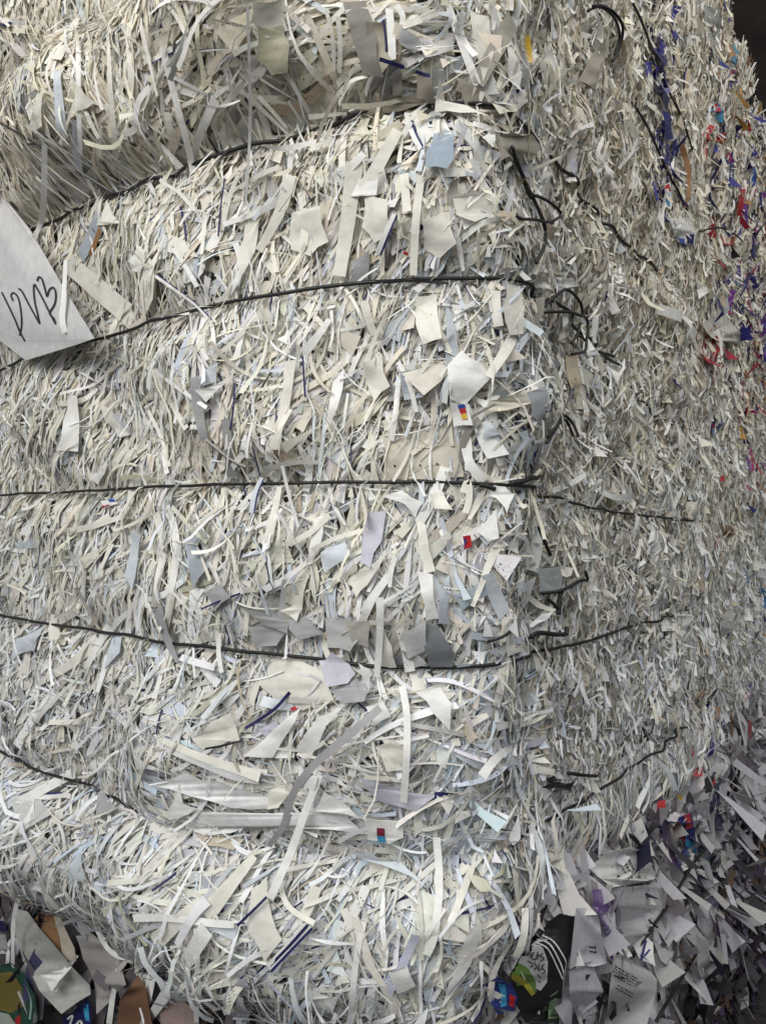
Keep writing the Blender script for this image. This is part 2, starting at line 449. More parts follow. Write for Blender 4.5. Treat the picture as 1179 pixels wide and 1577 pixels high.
def core(name, mat, inset, parent, step=3, P=None, N=None):
    P = TP if P is None else P; N = TN if N is None else N
    Q = (P - N * inset)[::step, ::step]
    a, b = Q.shape[:2]
    # close it round the back
    backs = [Vector((2.1, 4.25)), Vector((.8, 5.0)), Vector((-1.75, 2.7))]
    rows = [Q]
    for q in backs:
        r = np.zeros((1, b, 3)); r[..., 0] = q.x; r[..., 1] = q.y; r[..., 2] = Q[0, :, 2]; rows.append(r)
    Q = np.concatenate(rows); a = len(Q)
    idx = np.arange(a * b).reshape(a, b); nxt = np.roll(idx, -1, axis=0)
    F = np.stack([idx[:, :-1], nxt[:, :-1], nxt[:, 1:], idx[:, 1:]], -1).reshape(-1, 4)
    me = bpy.data.meshes.new(name)
    me.from_pydata(Q.reshape(-1, 3).tolist(), [], F.tolist() + [idx[:, -1].tolist(), idx[::-1, 0].tolist()])
    me.materials.append(mat)
    o = bpy.data.objects.new(name, me); COL.objects.link(o); o.parent = parent
    return o
core('pressed_core', CORE, .024, bale)

batches = [mass(46000, 0, S_CORNER - .02, 'front', 5), mass(9000, S_CORNER - .13, S_CORNER + .10, 'corner', 5),
           mass(5200, 0, S_CORNER + .10, 'loose', 9), mass(2600, 0, S_CORNER + .06, 'fringe', 8), mass(1500, S_CORNER + .05, S_CORNER + 1.2, 'fringe', 6),
           mass(4500, S_CORNER - .16, S_CORNER + .10, 'corner', 5),
           mass(120000, S_CORNER + .04, LEN - .01, 'side', 4)]
v, f, t, p = merge(batches)
shreds = np_mesh('paper_shreds', v, f, PAPER, bale, t, p)
tag(shreds, kind='stuff')

# ------------------------------------------------------------------ tubes
def tube_mesh(points, r, name, mat, parent=None, sides=7):
    P = [Vector(p) for p in points]
    # resample by Catmull-Rom
    Q = []
    for i in range(len(P) - 1):
        a, b, c, d = P[max(i - 1, 0)], P[i], P[i + 1], P[min(i + 2, len(P) - 1)]
        for k in range(5): Q.append(catmull(a, b, c, d, k / 5))
    Q.append(P[-1])
    V = []; up = Vector((0, .3, 1))
    for i, q in enumerate(Q):
        t_ = (Q[min(i + 1, len(Q) - 1)] - Q[max(i - 1, 0)]).normalized()
        u = t_.cross(up)
        if u.length < 1e-4: u = t_.cross(Vector((1, 0, 0)))
        u.normalize(); w_ = t_.cross(u)
        for k in range(sides):
            a = 2 * math.pi * k / sides
            V.append(q + (u * math.cos(a) + w_ * math.sin(a)) * r)
    n = len(Q)
    F = [(i * sides + k, i * sides + (k + 1) % sides, (i + 1) * sides + (k + 1) % sides, (i + 1) * sides + k) for i in range(n - 1) for k in range(sides)]
    me = bpy.data.meshes.new(name)
    me.from_pydata([tuple(x) for x in V], [], F + [tuple(range(sides))[::-1], tuple(range((n - 1) * sides, n * sides))])
    for pl in me.polygons: pl.use_smooth = True
    me.materials.append(mat)
    o = bpy.data.objects.new(name, me); COL.objects.link(o)
    if parent: o.parent = parent
    return o

# the tie wires run in the valleys; a trace may dip under the shreds for a stretch
def wire_points(k, x0, x1, h, n=60):
    s = np.linspace(s_at_px(x0), s_at_px(x1), n)
    z = wire_z(k, s)
    hh = np.interp(np.linspace(0, 1, len(h)), np.linspace(0, 1, len(h)), h)
    hh = np.interp(np.linspace(0, 1, n), np.linspace(0, 1, len(h)), h)
    wob = .0012 * np.sin(s * 37 + ord(k[0])) + .0009 * np.sin(s * 91)
    return surf(s, z + wob, hh + .001 * np.sin(s * 53))
wires = {}
for k, x0, x1, h in [('a', -40, 1040, [.018, .020, .022, .022, .021, .018, .010, .013, .009, 0]),
                     ('b', -40, 1040, [.016, .018, .018, .018, .018, .017, .012, .008, .006, 0]),
                     ('c', -40, 1060, [.016, .017, .017, .017, .017, .016, .014, .012, .013, .008]),
                     ('d', -40, 1060, [.016, .017, .018, .018, .017, .016, .010, .012, .013, .006]),
                     ('e', -40, 1040, [.030, .034, .034, .030, .002, -.008, -.006, .014, .024, .022, .014])]:
    r = {'a': .0029, 'b': .0026, 'c': .0023, 'd': .0025, 'e': .0024}[k]
    wires[k] = tube_mesh(wire_points(k, x0, x1, h).tolist(), r, 'tie_wire', WIRE, bale)
#@@LOWER@@
# ------------------------------------------------------------------ the lower bale of mixed scrap
LZ0, LZ1 = -1.45, -.40
def build_lower():
    zax = np.arange(LZ0, LZ1, DZ)
    S, Z = np.meshgrid(S_AX, zax, indexing='ij')
    side = np.clip((S - (S_CORNER - .10)) / .2, 0, 1)
    B = -.055 * (1 - side) + .018 * side
    B += lumps(S, Z, 8, .03, [.34, .2, .1])
    top = z_bottom(S_AX)[:, None] - .035
    B -= np.clip(Z - top, 0, 1) * 1.3 + np.clip(Z - top - .03, 0, 1) * 4
    P = np.stack([px_[:, None] + nx_[:, None] * B, py_[:, None] + ny_[:, None] * B, Z + CAM_Z], -1)
    N = np.cross(np.gradient(P, axis=0), np.gradient(P, axis=1)); N /= np.linalg.norm(N, axis=-1, keepdims=True) + 1e-9
    return P, N
LP, LN = build_lower()
def surf_low(s, z, h):
    n = sample(LN, s, z, LZ0); n /= np.linalg.norm(n, axis=-1, keepdims=True) + 1e-9
    return sample(LP, s, z, LZ0) + n * h[..., None]
low_bale = bpy.data.objects.new('paper_bale', None); COL.objects.link(low_bale)
tag(low_bale, 'lower bale of mixed printed paper and film under the pale bale', 'paper bale')
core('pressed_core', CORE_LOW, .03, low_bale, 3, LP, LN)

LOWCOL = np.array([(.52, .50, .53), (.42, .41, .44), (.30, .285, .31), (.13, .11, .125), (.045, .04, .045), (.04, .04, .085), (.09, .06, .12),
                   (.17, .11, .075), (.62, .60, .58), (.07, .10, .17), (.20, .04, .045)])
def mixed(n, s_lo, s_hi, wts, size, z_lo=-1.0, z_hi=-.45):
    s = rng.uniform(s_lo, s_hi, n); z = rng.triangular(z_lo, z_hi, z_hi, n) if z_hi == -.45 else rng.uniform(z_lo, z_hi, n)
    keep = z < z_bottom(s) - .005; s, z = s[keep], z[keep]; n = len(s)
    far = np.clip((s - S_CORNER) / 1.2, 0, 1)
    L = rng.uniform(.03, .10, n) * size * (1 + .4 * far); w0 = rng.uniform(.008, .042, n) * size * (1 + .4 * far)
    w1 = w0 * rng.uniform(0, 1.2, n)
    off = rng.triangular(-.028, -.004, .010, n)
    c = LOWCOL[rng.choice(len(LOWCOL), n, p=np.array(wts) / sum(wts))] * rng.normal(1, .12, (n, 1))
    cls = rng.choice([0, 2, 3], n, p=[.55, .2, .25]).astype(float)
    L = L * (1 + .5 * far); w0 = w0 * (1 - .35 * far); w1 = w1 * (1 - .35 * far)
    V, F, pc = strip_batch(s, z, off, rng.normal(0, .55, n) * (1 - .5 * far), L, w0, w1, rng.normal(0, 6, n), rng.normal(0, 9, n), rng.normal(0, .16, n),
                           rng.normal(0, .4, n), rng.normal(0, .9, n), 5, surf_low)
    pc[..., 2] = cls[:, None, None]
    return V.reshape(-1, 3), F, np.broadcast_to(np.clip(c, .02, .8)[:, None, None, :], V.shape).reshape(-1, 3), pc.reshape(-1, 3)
s1 = float(s_at_px(1060))
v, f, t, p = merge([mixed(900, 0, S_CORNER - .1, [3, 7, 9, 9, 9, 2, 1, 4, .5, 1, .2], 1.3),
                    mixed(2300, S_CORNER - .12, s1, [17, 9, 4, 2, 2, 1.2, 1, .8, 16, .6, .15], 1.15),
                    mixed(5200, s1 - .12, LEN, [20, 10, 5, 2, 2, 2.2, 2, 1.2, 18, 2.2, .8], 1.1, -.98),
                    mixed(7500, s1, LEN, [.8, 2, 6, 11, 13, 3, 5.5, 4, .2, .4, .15], .8, -1.44, -.86)])  # colours weighted dark, standing in for the lack of light here
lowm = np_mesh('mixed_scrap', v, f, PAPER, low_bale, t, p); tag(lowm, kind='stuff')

# ------------------------------------------------------------------ where a line of sight meets the bales
def bvh_of(P, step=2):
    Q = P[::step, ::step]; a, b = Q.shape[:2]
    idx = np.arange(a * b).reshape(a, b)
    F = np.stack([idx[:-1, :-1], idx[1:, :-1], idx[1:, 1:], idx[:-1, 1:]], -1).reshape(-1, 4)
    return BVHTree.FromPolygons([tuple(q) for q in Q.reshape(-1, 3)], [tuple(q) for q in F.tolist()])
TREES = [bvh_of(TP), bvh_of(LP)]
EYE = Vector((0, 0, CAM_Z))
def sight(x, y): return Vector(((x - 589.5) / FPX, 1.0, (HORIZON - y) / FPX)).normalized()
def hit(x, y, trees=None):
    d = sight(x, y); best = None
    for t in trees or TREES:
        loc, n, i, dist = t.ray_cast(EYE, d)
        if loc and (best is None or dist < best[2]):
            if n.dot(d) > 0: n = -n
            best = (loc, n, dist)
    if best is None:
        q = EYE + d * 2.6
        loc, n, i, dist = TREES[0].find_nearest(q)
        if n.dot(d) > 0: n = -n
        best = (EYE + d * ((loc - EYE).dot(d)), n, (loc - EYE).dot(d))
    return best

COLS = dict(c=(.755, .73, .655), w=WHITE, b=BLUISH, g=GREY, l=LGREY, t=TAN, o=OLIVE, s=SLATE, d=(.24, .225, .20), k=(.02, .02, .022), v=(.50, .49, .56),
            n=(.018, .019, .088), m=(.22, .02, .05), r=(.48, .025, .03), u=(.03, .08, .33), y=(.62, .40, .04), a=(.05, .30, .52), p=(.13, .035, .26),
            e=(.30, .15, .07), q=(.025, .085, .055), x=(.30, .36, .42), h=(.60, .58, .52), j=(.45, .06, .20), z=(.42, .46, .50))
def colour(k): return COLS[k] if isinstance(k, str) else k

LANDMARKS = []; LABELS = {}
def where(x, y):
    """which stretch between the wires, in words"""
    s = np.array([float(s_at_px(min(max(x, -60), 1165)))]); dep = float(np.interp(s[0], S_AX, py_)); z = (HORIZON - y) / FPX * dep
    lv = [float(wire_z(k, s)[0]) for k in 'abcde']
    n = sum(z < q for q in lv)
    return ['above the top wire', 'between first and second wires', 'between second and third wires', 'between third and fourth wires',
            'between fourth and fifth wires', 'below the fifth wire'][n]
def give(o, desc, x, y, cat, loc=True, group=None):
    lab = desc
    if loc:
        if x > 850: lab += ' on the side face ' + ('high up' if y < 300 else 'at upper middle' if y < 620 else 'at lower middle' if y < 1000 else 'low down')
        elif x > 690: lab += ' at the corner ' + where(x, y)
        else: lab += ' ' + where(x, y)
    if len(lab.split()) > 16: lab = desc
    if lab in LABELS: print('SAME LABEL', lab)
    LABELS[lab] = 1
    if len(lab.split()) > 16: print('LONG', lab)
    tag(o, lab, cat, group); LANDMARKS.append((x, y, desc))

count = [0]
def lift():
    count[0] += 1
    return .0125 + .0035 * random.random() + (count[0] % 7) * .0003

def sheet_mesh(name, pts2, locs, mat, tint, cls, parent, bend=0.0, cuts=3, flat=False):
    """a paper outline laid on the bale: edges slightly bowed, the inside bent"""
    n = len(pts2)
    bm = bmesh.new()
    vs = [bm.verts.new(l) for l in locs]
    for tri in tessellate_polygon([[Vector((p[0], p[1], 0)) for p in pts2]]):
        try: bm.faces.new([vs[i] for i in tri])
        except ValueError: pass
    bmesh.ops.recalc_face_normals(bm, faces=bm.faces[:])
    bmesh.ops.subdivide_edges(bm, edges=bm.edges[:], cuts=cuts, use_grid_fill=True)
    bm.normal_update()
    c = sum((v.co for v in bm.verts), Vector()) / len(bm.verts)
    ax = (locs[0] - c).normalized() if (locs[0] - c).length > 1e-6 else Vector((1, 0, 0))
    up = (EYE - c).normalized(); ph = random.uniform(0, 6)
    size = max((v.co - c).length for v in bm.verts) + 1e-6
    side = up.cross(ax)
    th = random.uniform(0, 6.28); c0 = random.uniform(-.35, .35); cre = 0 if flat else random.uniform(-.16, .16); wob = .25 if flat else 1.0; bend = min(bend, .002) if flat else bend
    for v in bm.verts:
        a_ = (v.co - c).dot(ax) / size; b_ = (v.co - c).dot(side) / size
        v.co += up * (cre * size * abs(a_ * math.cos(th) + b_ * math.sin(th) - c0) + bend * (a_ * a_ - .3) + wob * (.0022 * math.sin(a_ * 3.1 + ph) + .0016 * math.sin(b_ * 4 + 2 * ph)))
    me = bpy.data.meshes.new(name); bm.to_mesh(me); bm.free()
    for pl in me.polygons: pl.use_smooth = True
    paint(me, tint, (0.6, 0, cls)); me.materials.append(mat)
    o = bpy.data.objects.new(name, me); COL.objects.link(o)
    if parent: o.parent = parent
    return o

def bow(pts, amt):
    out = []
    n = len(pts)
    for i in range(n):
        a, b = pts[i], pts[(i + 1) % n]
        out.append(a)
        L = math.hypot(b[0] - a[0], b[1] - a[1])
        if L > 14 and amt:
            k = random.uniform(-1.2, .5) * amt
            mx, my = (a[0] + b[0]) / 2, (a[1] + b[1]) / 2
            out.append((mx + (b[1] - a[1]) * k, my - (b[0] - a[0]) * k))
    return out

def own_bvh(o):
    return BVHTree.FromPolygons([v.co[:] for v in o.data.vertices], [tuple(p.vertices) for p in o.data.polygons])

def ribbon(name, pts, w, tint, tree, parent, cls=0, up=.0007, mat=None):
    """a line drawn or printed on a sheet"""
    V, F = [], []
    q = [p for p in pts]
    if len(q) > 2:
        r = []
        for i in range(len(q) - 1):
            a, b, c, d = [Vector(q[min(max(i + k, 0), len(q) - 1)]) for k in (-1, 0, 1, 2)]
            for k in range(4): r.append(catmull(a, b, c, d, k / 4))
        q = r + [Vector(q[-1])]
    else: q = [Vector(x) for x in q]
    for i, p in enumerate(q):
        t_ = q[min(i + 1, len(q) - 1)] - q[max(i - 1, 0)]
        t_ = t_.normalized() if t_.length else Vector((1, 0)); nrm = Vector((-t_.y, t_.x))
        for sg in (-1, 1):
            c = p + nrm * sg * w / 2
            d = sight(c.x, c.y); loc, n, k, dist = tree.ray_cast(EYE, d)
            if loc is None:
                loc = tree.find_nearest(hit(c.x, c.y)[0])[0]
            V.append(loc - d * up)
    for i in range(len(q) - 1): F.append((2 * i, 2 * i + 1, 2 * i + 3, 2 * i + 2))
    return V, F

def flat_print(name, polys, parent, tree, up=.0012):
    """printed patches, one child mesh per call; polys = [(colour, outline), ...]; lines = outline with a width"""
    V, F, T = [], [], []
    for item in polys:
        c = colour(item[0])
        if len(item) == 3:
            v_, f_ = ribbon(name, item[2], item[1], None, tree, parent, up=up * 1.6)
        else:
            v_, f_ = [], []
            pts_ = item[1]
            for tri in tessellate_polygon([[Vector((p[0], p[1], 0)) for p in pts_]]):
                f_.append(tuple(tri))
            bm = bmesh.new(); bv = [bm.verts.new((p[0], p[1], 0)) for p in pts_]
            for tr in f_:
                try: bm.faces.new([bv[i] for i in tr])
                except ValueError: pass
            bmesh.ops.subdivide_edges(bm, edges=bm.edges[:], cuts=4, use_grid_fill=True)
            bm.verts.ensure_lookup_table(); bm.verts.index_update()
            f_ = [tuple(v.index for v in f.verts) for f in bm.faces]
            for v in bm.verts:
                d = sight(v.co.x, v.co.y); loc = tree.ray_cast(EYE, d)[0]
                if loc is None: loc = tree.find_nearest(hit(v.co.x, v.co.y)[0])[0]
                v_.append(loc - d * up)
            bm.free()
        n = len(V); V += v_; F += [tuple(i + n for i in f) for f in f_]; T += [c] * len(v_)
        up += .00022
    me = bpy.data.meshes.new(name); me.from_pydata([tuple(v) for v in V], [], F)
    paint(me, np.array(T), (0.6, 0, 0)); me.materials.append(PAPER)
    o = bpy.data.objects.new(name, me); COL.objects.link(o); o.parent = parent
    return o

def P(desc, col, pts, h=None, cls=0, bend=None, cat='paper scrap', name='paper_scrap', prints=None, lines=None, bowed=.07, tilt=None, loc=True, print_name='printed_patch', group=None):
    h = lift() if h is None else h
    q = bow(pts, bowed)
    cx, cy = sum(p[0] for p in q) / len(q), sum(p[1] for p in q) / len(q)
    h += .004 if cx > 850 else .0015
    if cat == 'packaging scrap': h += .004 + (.020 if cy > 1150 else 0)
    R_ = max(math.hypot(p[0] - cx, p[1] - cy) for p in q) + 1e-6
    ang = random.uniform(0, 6.28); tl = random.uniform(0, .004) if tilt is None else tilt
    locs = []
    hits = [hit(*p) for p in q]
    for p, (l, n, d) in zip(q, hits):
        e = h + tl * ((p[0] - cx) * math.cos(ang) + (p[1] - cy) * math.sin(ang)) / R_
        fv = .97 if (prints or lines or cat == 'packaging scrap') else .6
        locs.append(l - sight(*p) * e * fv + n * e * (1 - fv))
    b = random.uniform(-.003, .006) * min(1.5, R_ / 45) if bend is None else bend
    tint = np.clip(np.array(colour(col)) * random.uniform(.95, 1.05), .01, .85)
    o = sheet_mesh(name, q, locs, PAPER, tint, cls, None, b, flat=bool(prints or lines))
    give(o, desc, cx, cy, cat, loc, group)
    if prints or lines:
        tr = own_bvh(o)
        if prints: flat_print(print_name, prints, o, tr)
        if lines: flat_print('printed_text', lines, o, tr, .0018)
    return o

def hull(d):
    n = len(d); out = list(d)
    for j in range(n):
        for k in range(j + 1, n):
            for i in range(j + 1, k):
                v = d[j] + (d[k] - d[j]) * (i - j) / (k - j)
                if v < out[i]: out[i] = v
    return out

def S(desc, col, pts, w, w2=None, cls=0, h=None, twist=None, curl=None, edge=None, cat='paper strip', loc=True, group=None, name='paper_strip'):
    h = lift() if h is None else h
    w2 = w if w2 is None else w2
    q = [Vector(p) for p in pts]; r = []
    if len(q) == 2: q = [q[0], q[0].lerp(q[1], .5) + Vector((random.uniform(-2, 2), random.uniform(-2, 2))), q[1]]
    for i in range(len(q) - 1):
        a, b, c, d = [q[min(max(i + k, 0), len(q) - 1)] for k in (-1, 0, 1, 2)]
        for k in range(4): r.append(catmull(a, b, c, d, k / 4))
    r.append(q[-1]); n = len(r)
    hs = [hit(*p) for p in r]
    dep = [x[2] for x in hs]; hu = hull(dep)
    twist = random.uniform(-.5, .5) if twist is None else twist
    curl = random.uniform(0, .008) if curl is None else curl
    cur_end = random.random() < .5
    h += .022 if (r[0].x > 840 and r[0].y > 1150) else .004 if r[0].x > 850 else .001
    C = []
    for i, p in enumerate(r):
        f = i / (n - 1); e = h + curl * ((f if cur_end else 1 - f) ** 2)
        C.append(EYE + sight(*p) * (dep[i] * .25 + hu[i] * .75 - e * 1.05))
    V, T, PC = [], [], []
    for i in range(n):
        f = i / (n - 1)
        t_ = (C[min(i + 1, n - 1)] - C[max(i - 1, 0)]).normalized()
        up = (hs[i][1] * .5 - sight(*r[i]) * .5).normalized()
        b_ = t_.cross(up).normalized(); up = b_.cross(t_)
        a = twist * (f - .5) * 2
        bb = b_ * math.cos(a) + up * math.sin(a)
        hw = .5 * (w + (w2 - w) * f) * hs[i][2] / FPX
        for sg in (-1, 1):
            V.append(C[i] + bb * hw * sg); PC.append(((sg + 1) / 2, f, cls))
    F = [(2 * i, 2 * i + 1, 2 * i + 3, 2 * i + 2) for i in range(n - 1)]
    tint = np.clip(np.array(colour(col)) * random.uniform(.95, 1.05), .01, .85)
    me = bpy.data.meshes.new(name); me.from_pydata([tuple(v) for v in V], [], F)
    for pl in me.polygons: pl.use_smooth = True
    paint(me, tint, np.array(PC)); me.materials.append(PAPER)
    o = bpy.data.objects.new(name, me); COL.objects.link(o)
    m = r[n // 2]
    give(o, desc, m.x, m.y, cat, loc, group)
    return o

def K(pts, r=.0022, h=.020, parent=None, name='wire_knot'):
    """a loose end or loop of tie wire, following the photograph's shape over the bale's surface"""
    Q = []
    for p in pts:
        l, n, d = hit(p[0], p[1]); e = (p[2] if len(p) > 2 else h) + .008
        Q.append(l + n * e * .5 - sight(p[0], p[1]) * e * .5)
    return tube_mesh(Q, r, name, WIRE, parent or bale)

# ---- wire knots, loose ends
K([(770, 232), (777, 245), (793, 283), (803, 308), (816, 339), (822, 364), (819, 390), (807, 406)], .0026, .024)
K([(776, 240), (787, 268), (799, 300), (806, 314)], .0026, .020)
K([(803, 311), (823, 315), (840, 326), (839, 336), (823, 345), (803, 348), (783, 344), (774, 339)], .0021, .030)
K([(792, 453), (810, 459), (828, 466)], .0025, .02)
K([(826, 475), (843, 458), (861, 453), (876, 466), (880, 489)], .0023, .03)
K([(826, 482), (853, 481), (871, 484), (886, 494), (895, 512), (893, 529), (881, 541), (867, 548)], .0024, .03)
K([(880, 500), (874, 519), (867, 531)], .0021, .022); K([(874, 519), (884, 524), (893, 530)], .0021, .02)
K([(820, 677), (836, 657), (848, 646), (864, 657), (878, 674)], .0023, .028)
K([(823, 669), (838, 655), (851, 651), (861, 660), (867, 675)], .0021, .024)
K([(914, 546), (930, 556), (947, 568)], .0024, .012)
K([(776, 741), (790, 738), (802, 735), (828, 733)], .0034, .02); K([(736, 752), (745, 753), (756, 757)], .003, .018)
K([(782, 759), (808, 765), (823, 782), (817, 796), (823, 822), (835, 853)], .0026, .018)
K([(823, 911), (851, 906), (879, 890), (890, 888), (886, 876)], .0024, .022)
K([(853, 904), (848, 924), (847, 947)], .0032, .02); K([(833, 922), (840, 930), (847, 939)], .0026, .02)
K([(802, 984), (823, 974), (853, 973), (858, 962)], .0034, .02); K([(746, 979), (770, 969), (792, 957)], .0019, .02)
K([(862, 1185), (885, 1188), (905, 1190)], .0028, .018)
K([(896, 16), (914, 16), (931, 24), (943, 40), (943, 59), (935, 80), (928, 91)], .0026, .026)
K([(890, 22), (912, 22), (928, 30), (938, 45), (939, 62), (931, 84)], .0022, .024)
K([(966, 7), (978, 31), (990, 59), (1006, 102), (1023, 142), (1035, 166), (1047, 194), (1061, 234)], .0023, .010, None, 'tie_wire')
K([(971, 170), (988, 196), (1004, 230), (1023, 270), (1040, 298), (1058, 341)], .0024, .010, None, 'tie_wire')
K([(1070, 357), (1108, 356), (1137, 372), (1156, 398), (1168, 430)], .0023, .012)
K([(961, 1472), (990, 1430), (1020, 1386), (1052, 1337), (1075, 1300)], .003, .030, low_bale, 'tie_wire')
K([(985, 1585), (1010, 1545), (1040, 1505), (1062, 1470)], .003, .028, low_bale, 'tie_wire')
K([(984, 1418), (990, 1424), (996, 1430)], .002, .034, low_bale)
K([(0, 186), (30, 199), (62, 214), (80, 226)], .0016, .014)

# ---- the handwritten card behind the second wire
card_px = [(-70, 196), (0, 296), (46, 352), (92, 432), (146, 521), (118, 531), (40, 555), (0, 524), (-70, 450)]
def card_point(x, y):
    dep = 1.262 + (118 - x) * .00163                     # a stiff flat sheet
    d = Vector(((x - 589.5) / FPX, 1.0, (HORIZON - y) / FPX)); return EYE + d * dep * .93
card = sheet_mesh('handwritten_card', card_px, [card_point(*q) for q in card_px], PAPER, (.54, .53, .525), 0, None, .002, flat=True)
give(card, 'grey white card with black handwritten letters tucked behind the second wire', 40, 440, 'card', False)
tr = own_bvh(card)
ho = 280; hs_ = .2545
def hw(pts): return [(x * hs_, y * hs_ + ho) for x, y in pts]
flat_print('handwriting', [('k', 2.6, hw(p)) for p in [
    [(12, 668), (45, 735), (90, 830), (120, 905), (152, 965)], [(118, 930), (126, 905), (132, 850), (126, 770), (110, 700), (85, 672), (68, 685), (80, 720)],
    [(112, 645), (135, 665), (180, 750), (240, 858)], [(240, 858), (228, 800), (210, 720), (204, 630), (218, 625)],
    [(210, 620), (250, 690), (300, 790), (336, 860)], [(225, 600), (235, 575), (255, 590), (270, 640), (280, 680), (285, 690), (300, 650), (325, 640), (338, 680), (330, 740), (300, 795), (325, 825), (336, 858)]]], card, tr)

# ---- above the top wire, front
S('long white strip hanging down over the top wire', 'w', [(250, 72), (262, 120), (280, 190), (292, 235), (297, 266)], 9, loc=False)
S('white forked strip meeting the long hanging strip over the top wire', 'w', [(332, 152), (315, 190), (301, 228), (298, 255)], 13, 8, loc=False)
S('small white hooked strip curling towards a dark gap', 'w', [(231, 134), (214, 155), (208, 185), (206, 200), (190, 207)], 8)
S('broad cream band running straight down', 'c', [(196, 2), (201, 70), (207, 150)], 14, 12)
S('thin white straight strip hanging beside the hooked strip', 'w', [(121, 62), (121, 150), (124, 236)], 6)
S('slim cream strip ending in a pointed tag', 'c', [(166, 50), (171, 150), (179, 230)], 5, 7)
S('white strip hanging from the bulge onto the grey card', 'w', [(69, 222), (68, 300), (64, 340), (52, 368)], 7, h=.125, loc=False)
S('white strip hanging free in front of the handwritten card', 'w', [(101, 400), (99, 450), (96, 490), (100, 512)], 7, h=.125, loc=False)
S('very long thin grey thread crossing the top wire vertically', 'l', [(381, 5), (384, 100), (385, 200), (378, 312)], 4, loc=False)
S('cream hoop of paper arching over the top wire', 'c', [(566, 118), (540, 125), (516, 152), (497, 190), (488, 222)], 5, twist=1.2, loc=False)
S('short cream strip slanting to a blunt end', 'c', [(398, 148), (420, 172), (441, 197)], 5)
S('twin thin strip of the pair with folded foot', 'h', [(502, 15), (512, 60), (514, 110)], 5)
S('other thin strip of the pair beside its twin', 'c', [(520, 25), (524, 70), (522, 112)], 6)
S('white straight strip slanting across grey flaps', 'w', [(688, 2), (710, 65), (735, 131)], 10)
S('tan grey flat band slanting beside white flaps', (.36, .33, .28), [(789, 30), (762, 78), (735, 128)], 24, 18)
S('white crooked strip under a navy line', 'w', [(598, 5), (602, 50), (604, 92)], 10)
S('white short strip with a looped top', 'w', [(610, 8), (620, 25), (616, 44)], 7)
S('navy striped bar lying across grey flaps', 'n', [(584, 91), (602, 97), (622, 104)], 4.8, h=.026)
S('short navy bar beyond the striped bar', 'n', [(640, 110), (650, 114), (662, 117)], 4.2, h=.026)
S('thin navy upright bar beside the crooked strip', 'n', [(590, 30), (594, 62), (595, 92)], 3.0)
P('cream star shaped scrap with drawn out points', 'c', [(62, 148), (73, 138), (68, 170), (70, 192), (48, 202), (55, 172)])
P('pale three cornered scrap with a notch', 'h', [(122, 128), (152, 158), (140, 168), (120, 174)])
P('plain pale sheet near the upper edge', 'h', [(390, 2), (436, 2), (445, 48), (412, 60), (388, 34)])
P('rounded olive paper tongue', (.40, .38, .28), [(398, 42), (438, 40), (449, 72), (446, 108), (420, 113), (396, 88)])
P('dark grey pleated sheet standing upright', 'd', [(528, 10), (562, 8), (580, 66), (592, 117), (560, 112), (546, 68)])
P('tan sheet partly shaded behind navy bars', (.42, .38, .30), [(563, 40), (596, 42), (602, 92), (588, 112), (572, 88)])
P('slate grey quad scrap tilted edgewise', 'g', [(612, 44), (636, 58), (650, 76), (636, 84), (612, 70)])
P('long tan tongue just above the wire end', (.47, .42, .33), [(545, 157), (600, 150), (640, 142), (655, 156), (618, 168), (560, 172)])
P('small grey blunt scrap by the tan tongue', (.30, .28, .25), [(604, 112), (618, 110), (620, 145), (604, 144)])
P('brownish rolled paper by the corner flap', (.33, .29, .24), [(640, 110), (662, 122), (668, 158), (640, 146)])
P('cream star flap with two long spikes', 'c', [(674, 118), (684, 156), (716, 172), (750, 187), (706, 184), (668, 183)], .022)
P('tan folded leaf beside the star flap', (.42, .38, .31), [(702, 122), (738, 138), (764, 172), (752, 182), (716, 166)])
P('tan grey fan sheet spreading below the leaf', (.46, .43, .36), [(735, 168), (772, 176), (800, 194), (776, 204), (742, 190)])
P('dark tan spear shaped scrap', (.31, .28, .23), [(927, 58), (921, 110), (911, 142), (886, 127), (898, 95)], bowed=.03)
P('white leaf scrap with rounded belly', 'w', [(832, 68), (850, 98), (846, 122), (832, 130), (824, 102)])
P('white tall blade beside the grey leaf', 'w', [(772, 55), (785, 40), (798, 110), (790, 150), (776, 120)])
S('curved grey leaf strip', 'g', [(797, 72), (810, 105), (810, 135), (804, 170)], 12, 5)
S('tiny strip printed red and yellow', 'y', [(811, 55), (813, 75), (815, 96)], 9, cls=3)
P('pale blade pointing down from the upper edge', 'h', [(720, 20), (748, 30), (756, 88), (740, 130), (728, 80)])
P('light grey blade between pale blades', 'l', [(752, 10), (770, 22), (764, 70), (752, 54)])
P('broad brownish sheet rolled over the first knot', (.33, .30, .245), [(756, 214), (775, 204), (806, 206), (822, 232), (808, 248), (778, 240), (757, 252)], .03, 0, -.012)
P('translucent blue grey square of film', 'x', [(668, 212), (697, 214), (694, 252), (684, 268), (655, 266), (660, 236)], .02, 3)
P('white sheet with two punched dots above the film', 'w', [(634, 176), (684, 184), (700, 214), (664, 212), (648, 232)], .014, prints=[('k', [(660, 187), (665, 186), (665, 190), (661, 191)]), ('k', [(672, 189), (677, 189), (677, 193), (673, 193)])])
P('lavender small flap under the knot', 'v', [(784, 254), (812, 256), (810, 272), (792, 282)])
P('grey brown strip cluster piece right of the film', 'd', [(690, 284), (704, 276), (702, 300), (690, 316), (684, 304)])
S('white curl over the corner top', 'w', [(728, 190), (748, 196), (766, 208)], 7, cls=3)
S('clear rounded film curl with bright edge', 'z', [(800, 185), (820, 180), (826, 194), (824, 206)], 9, cls=3)

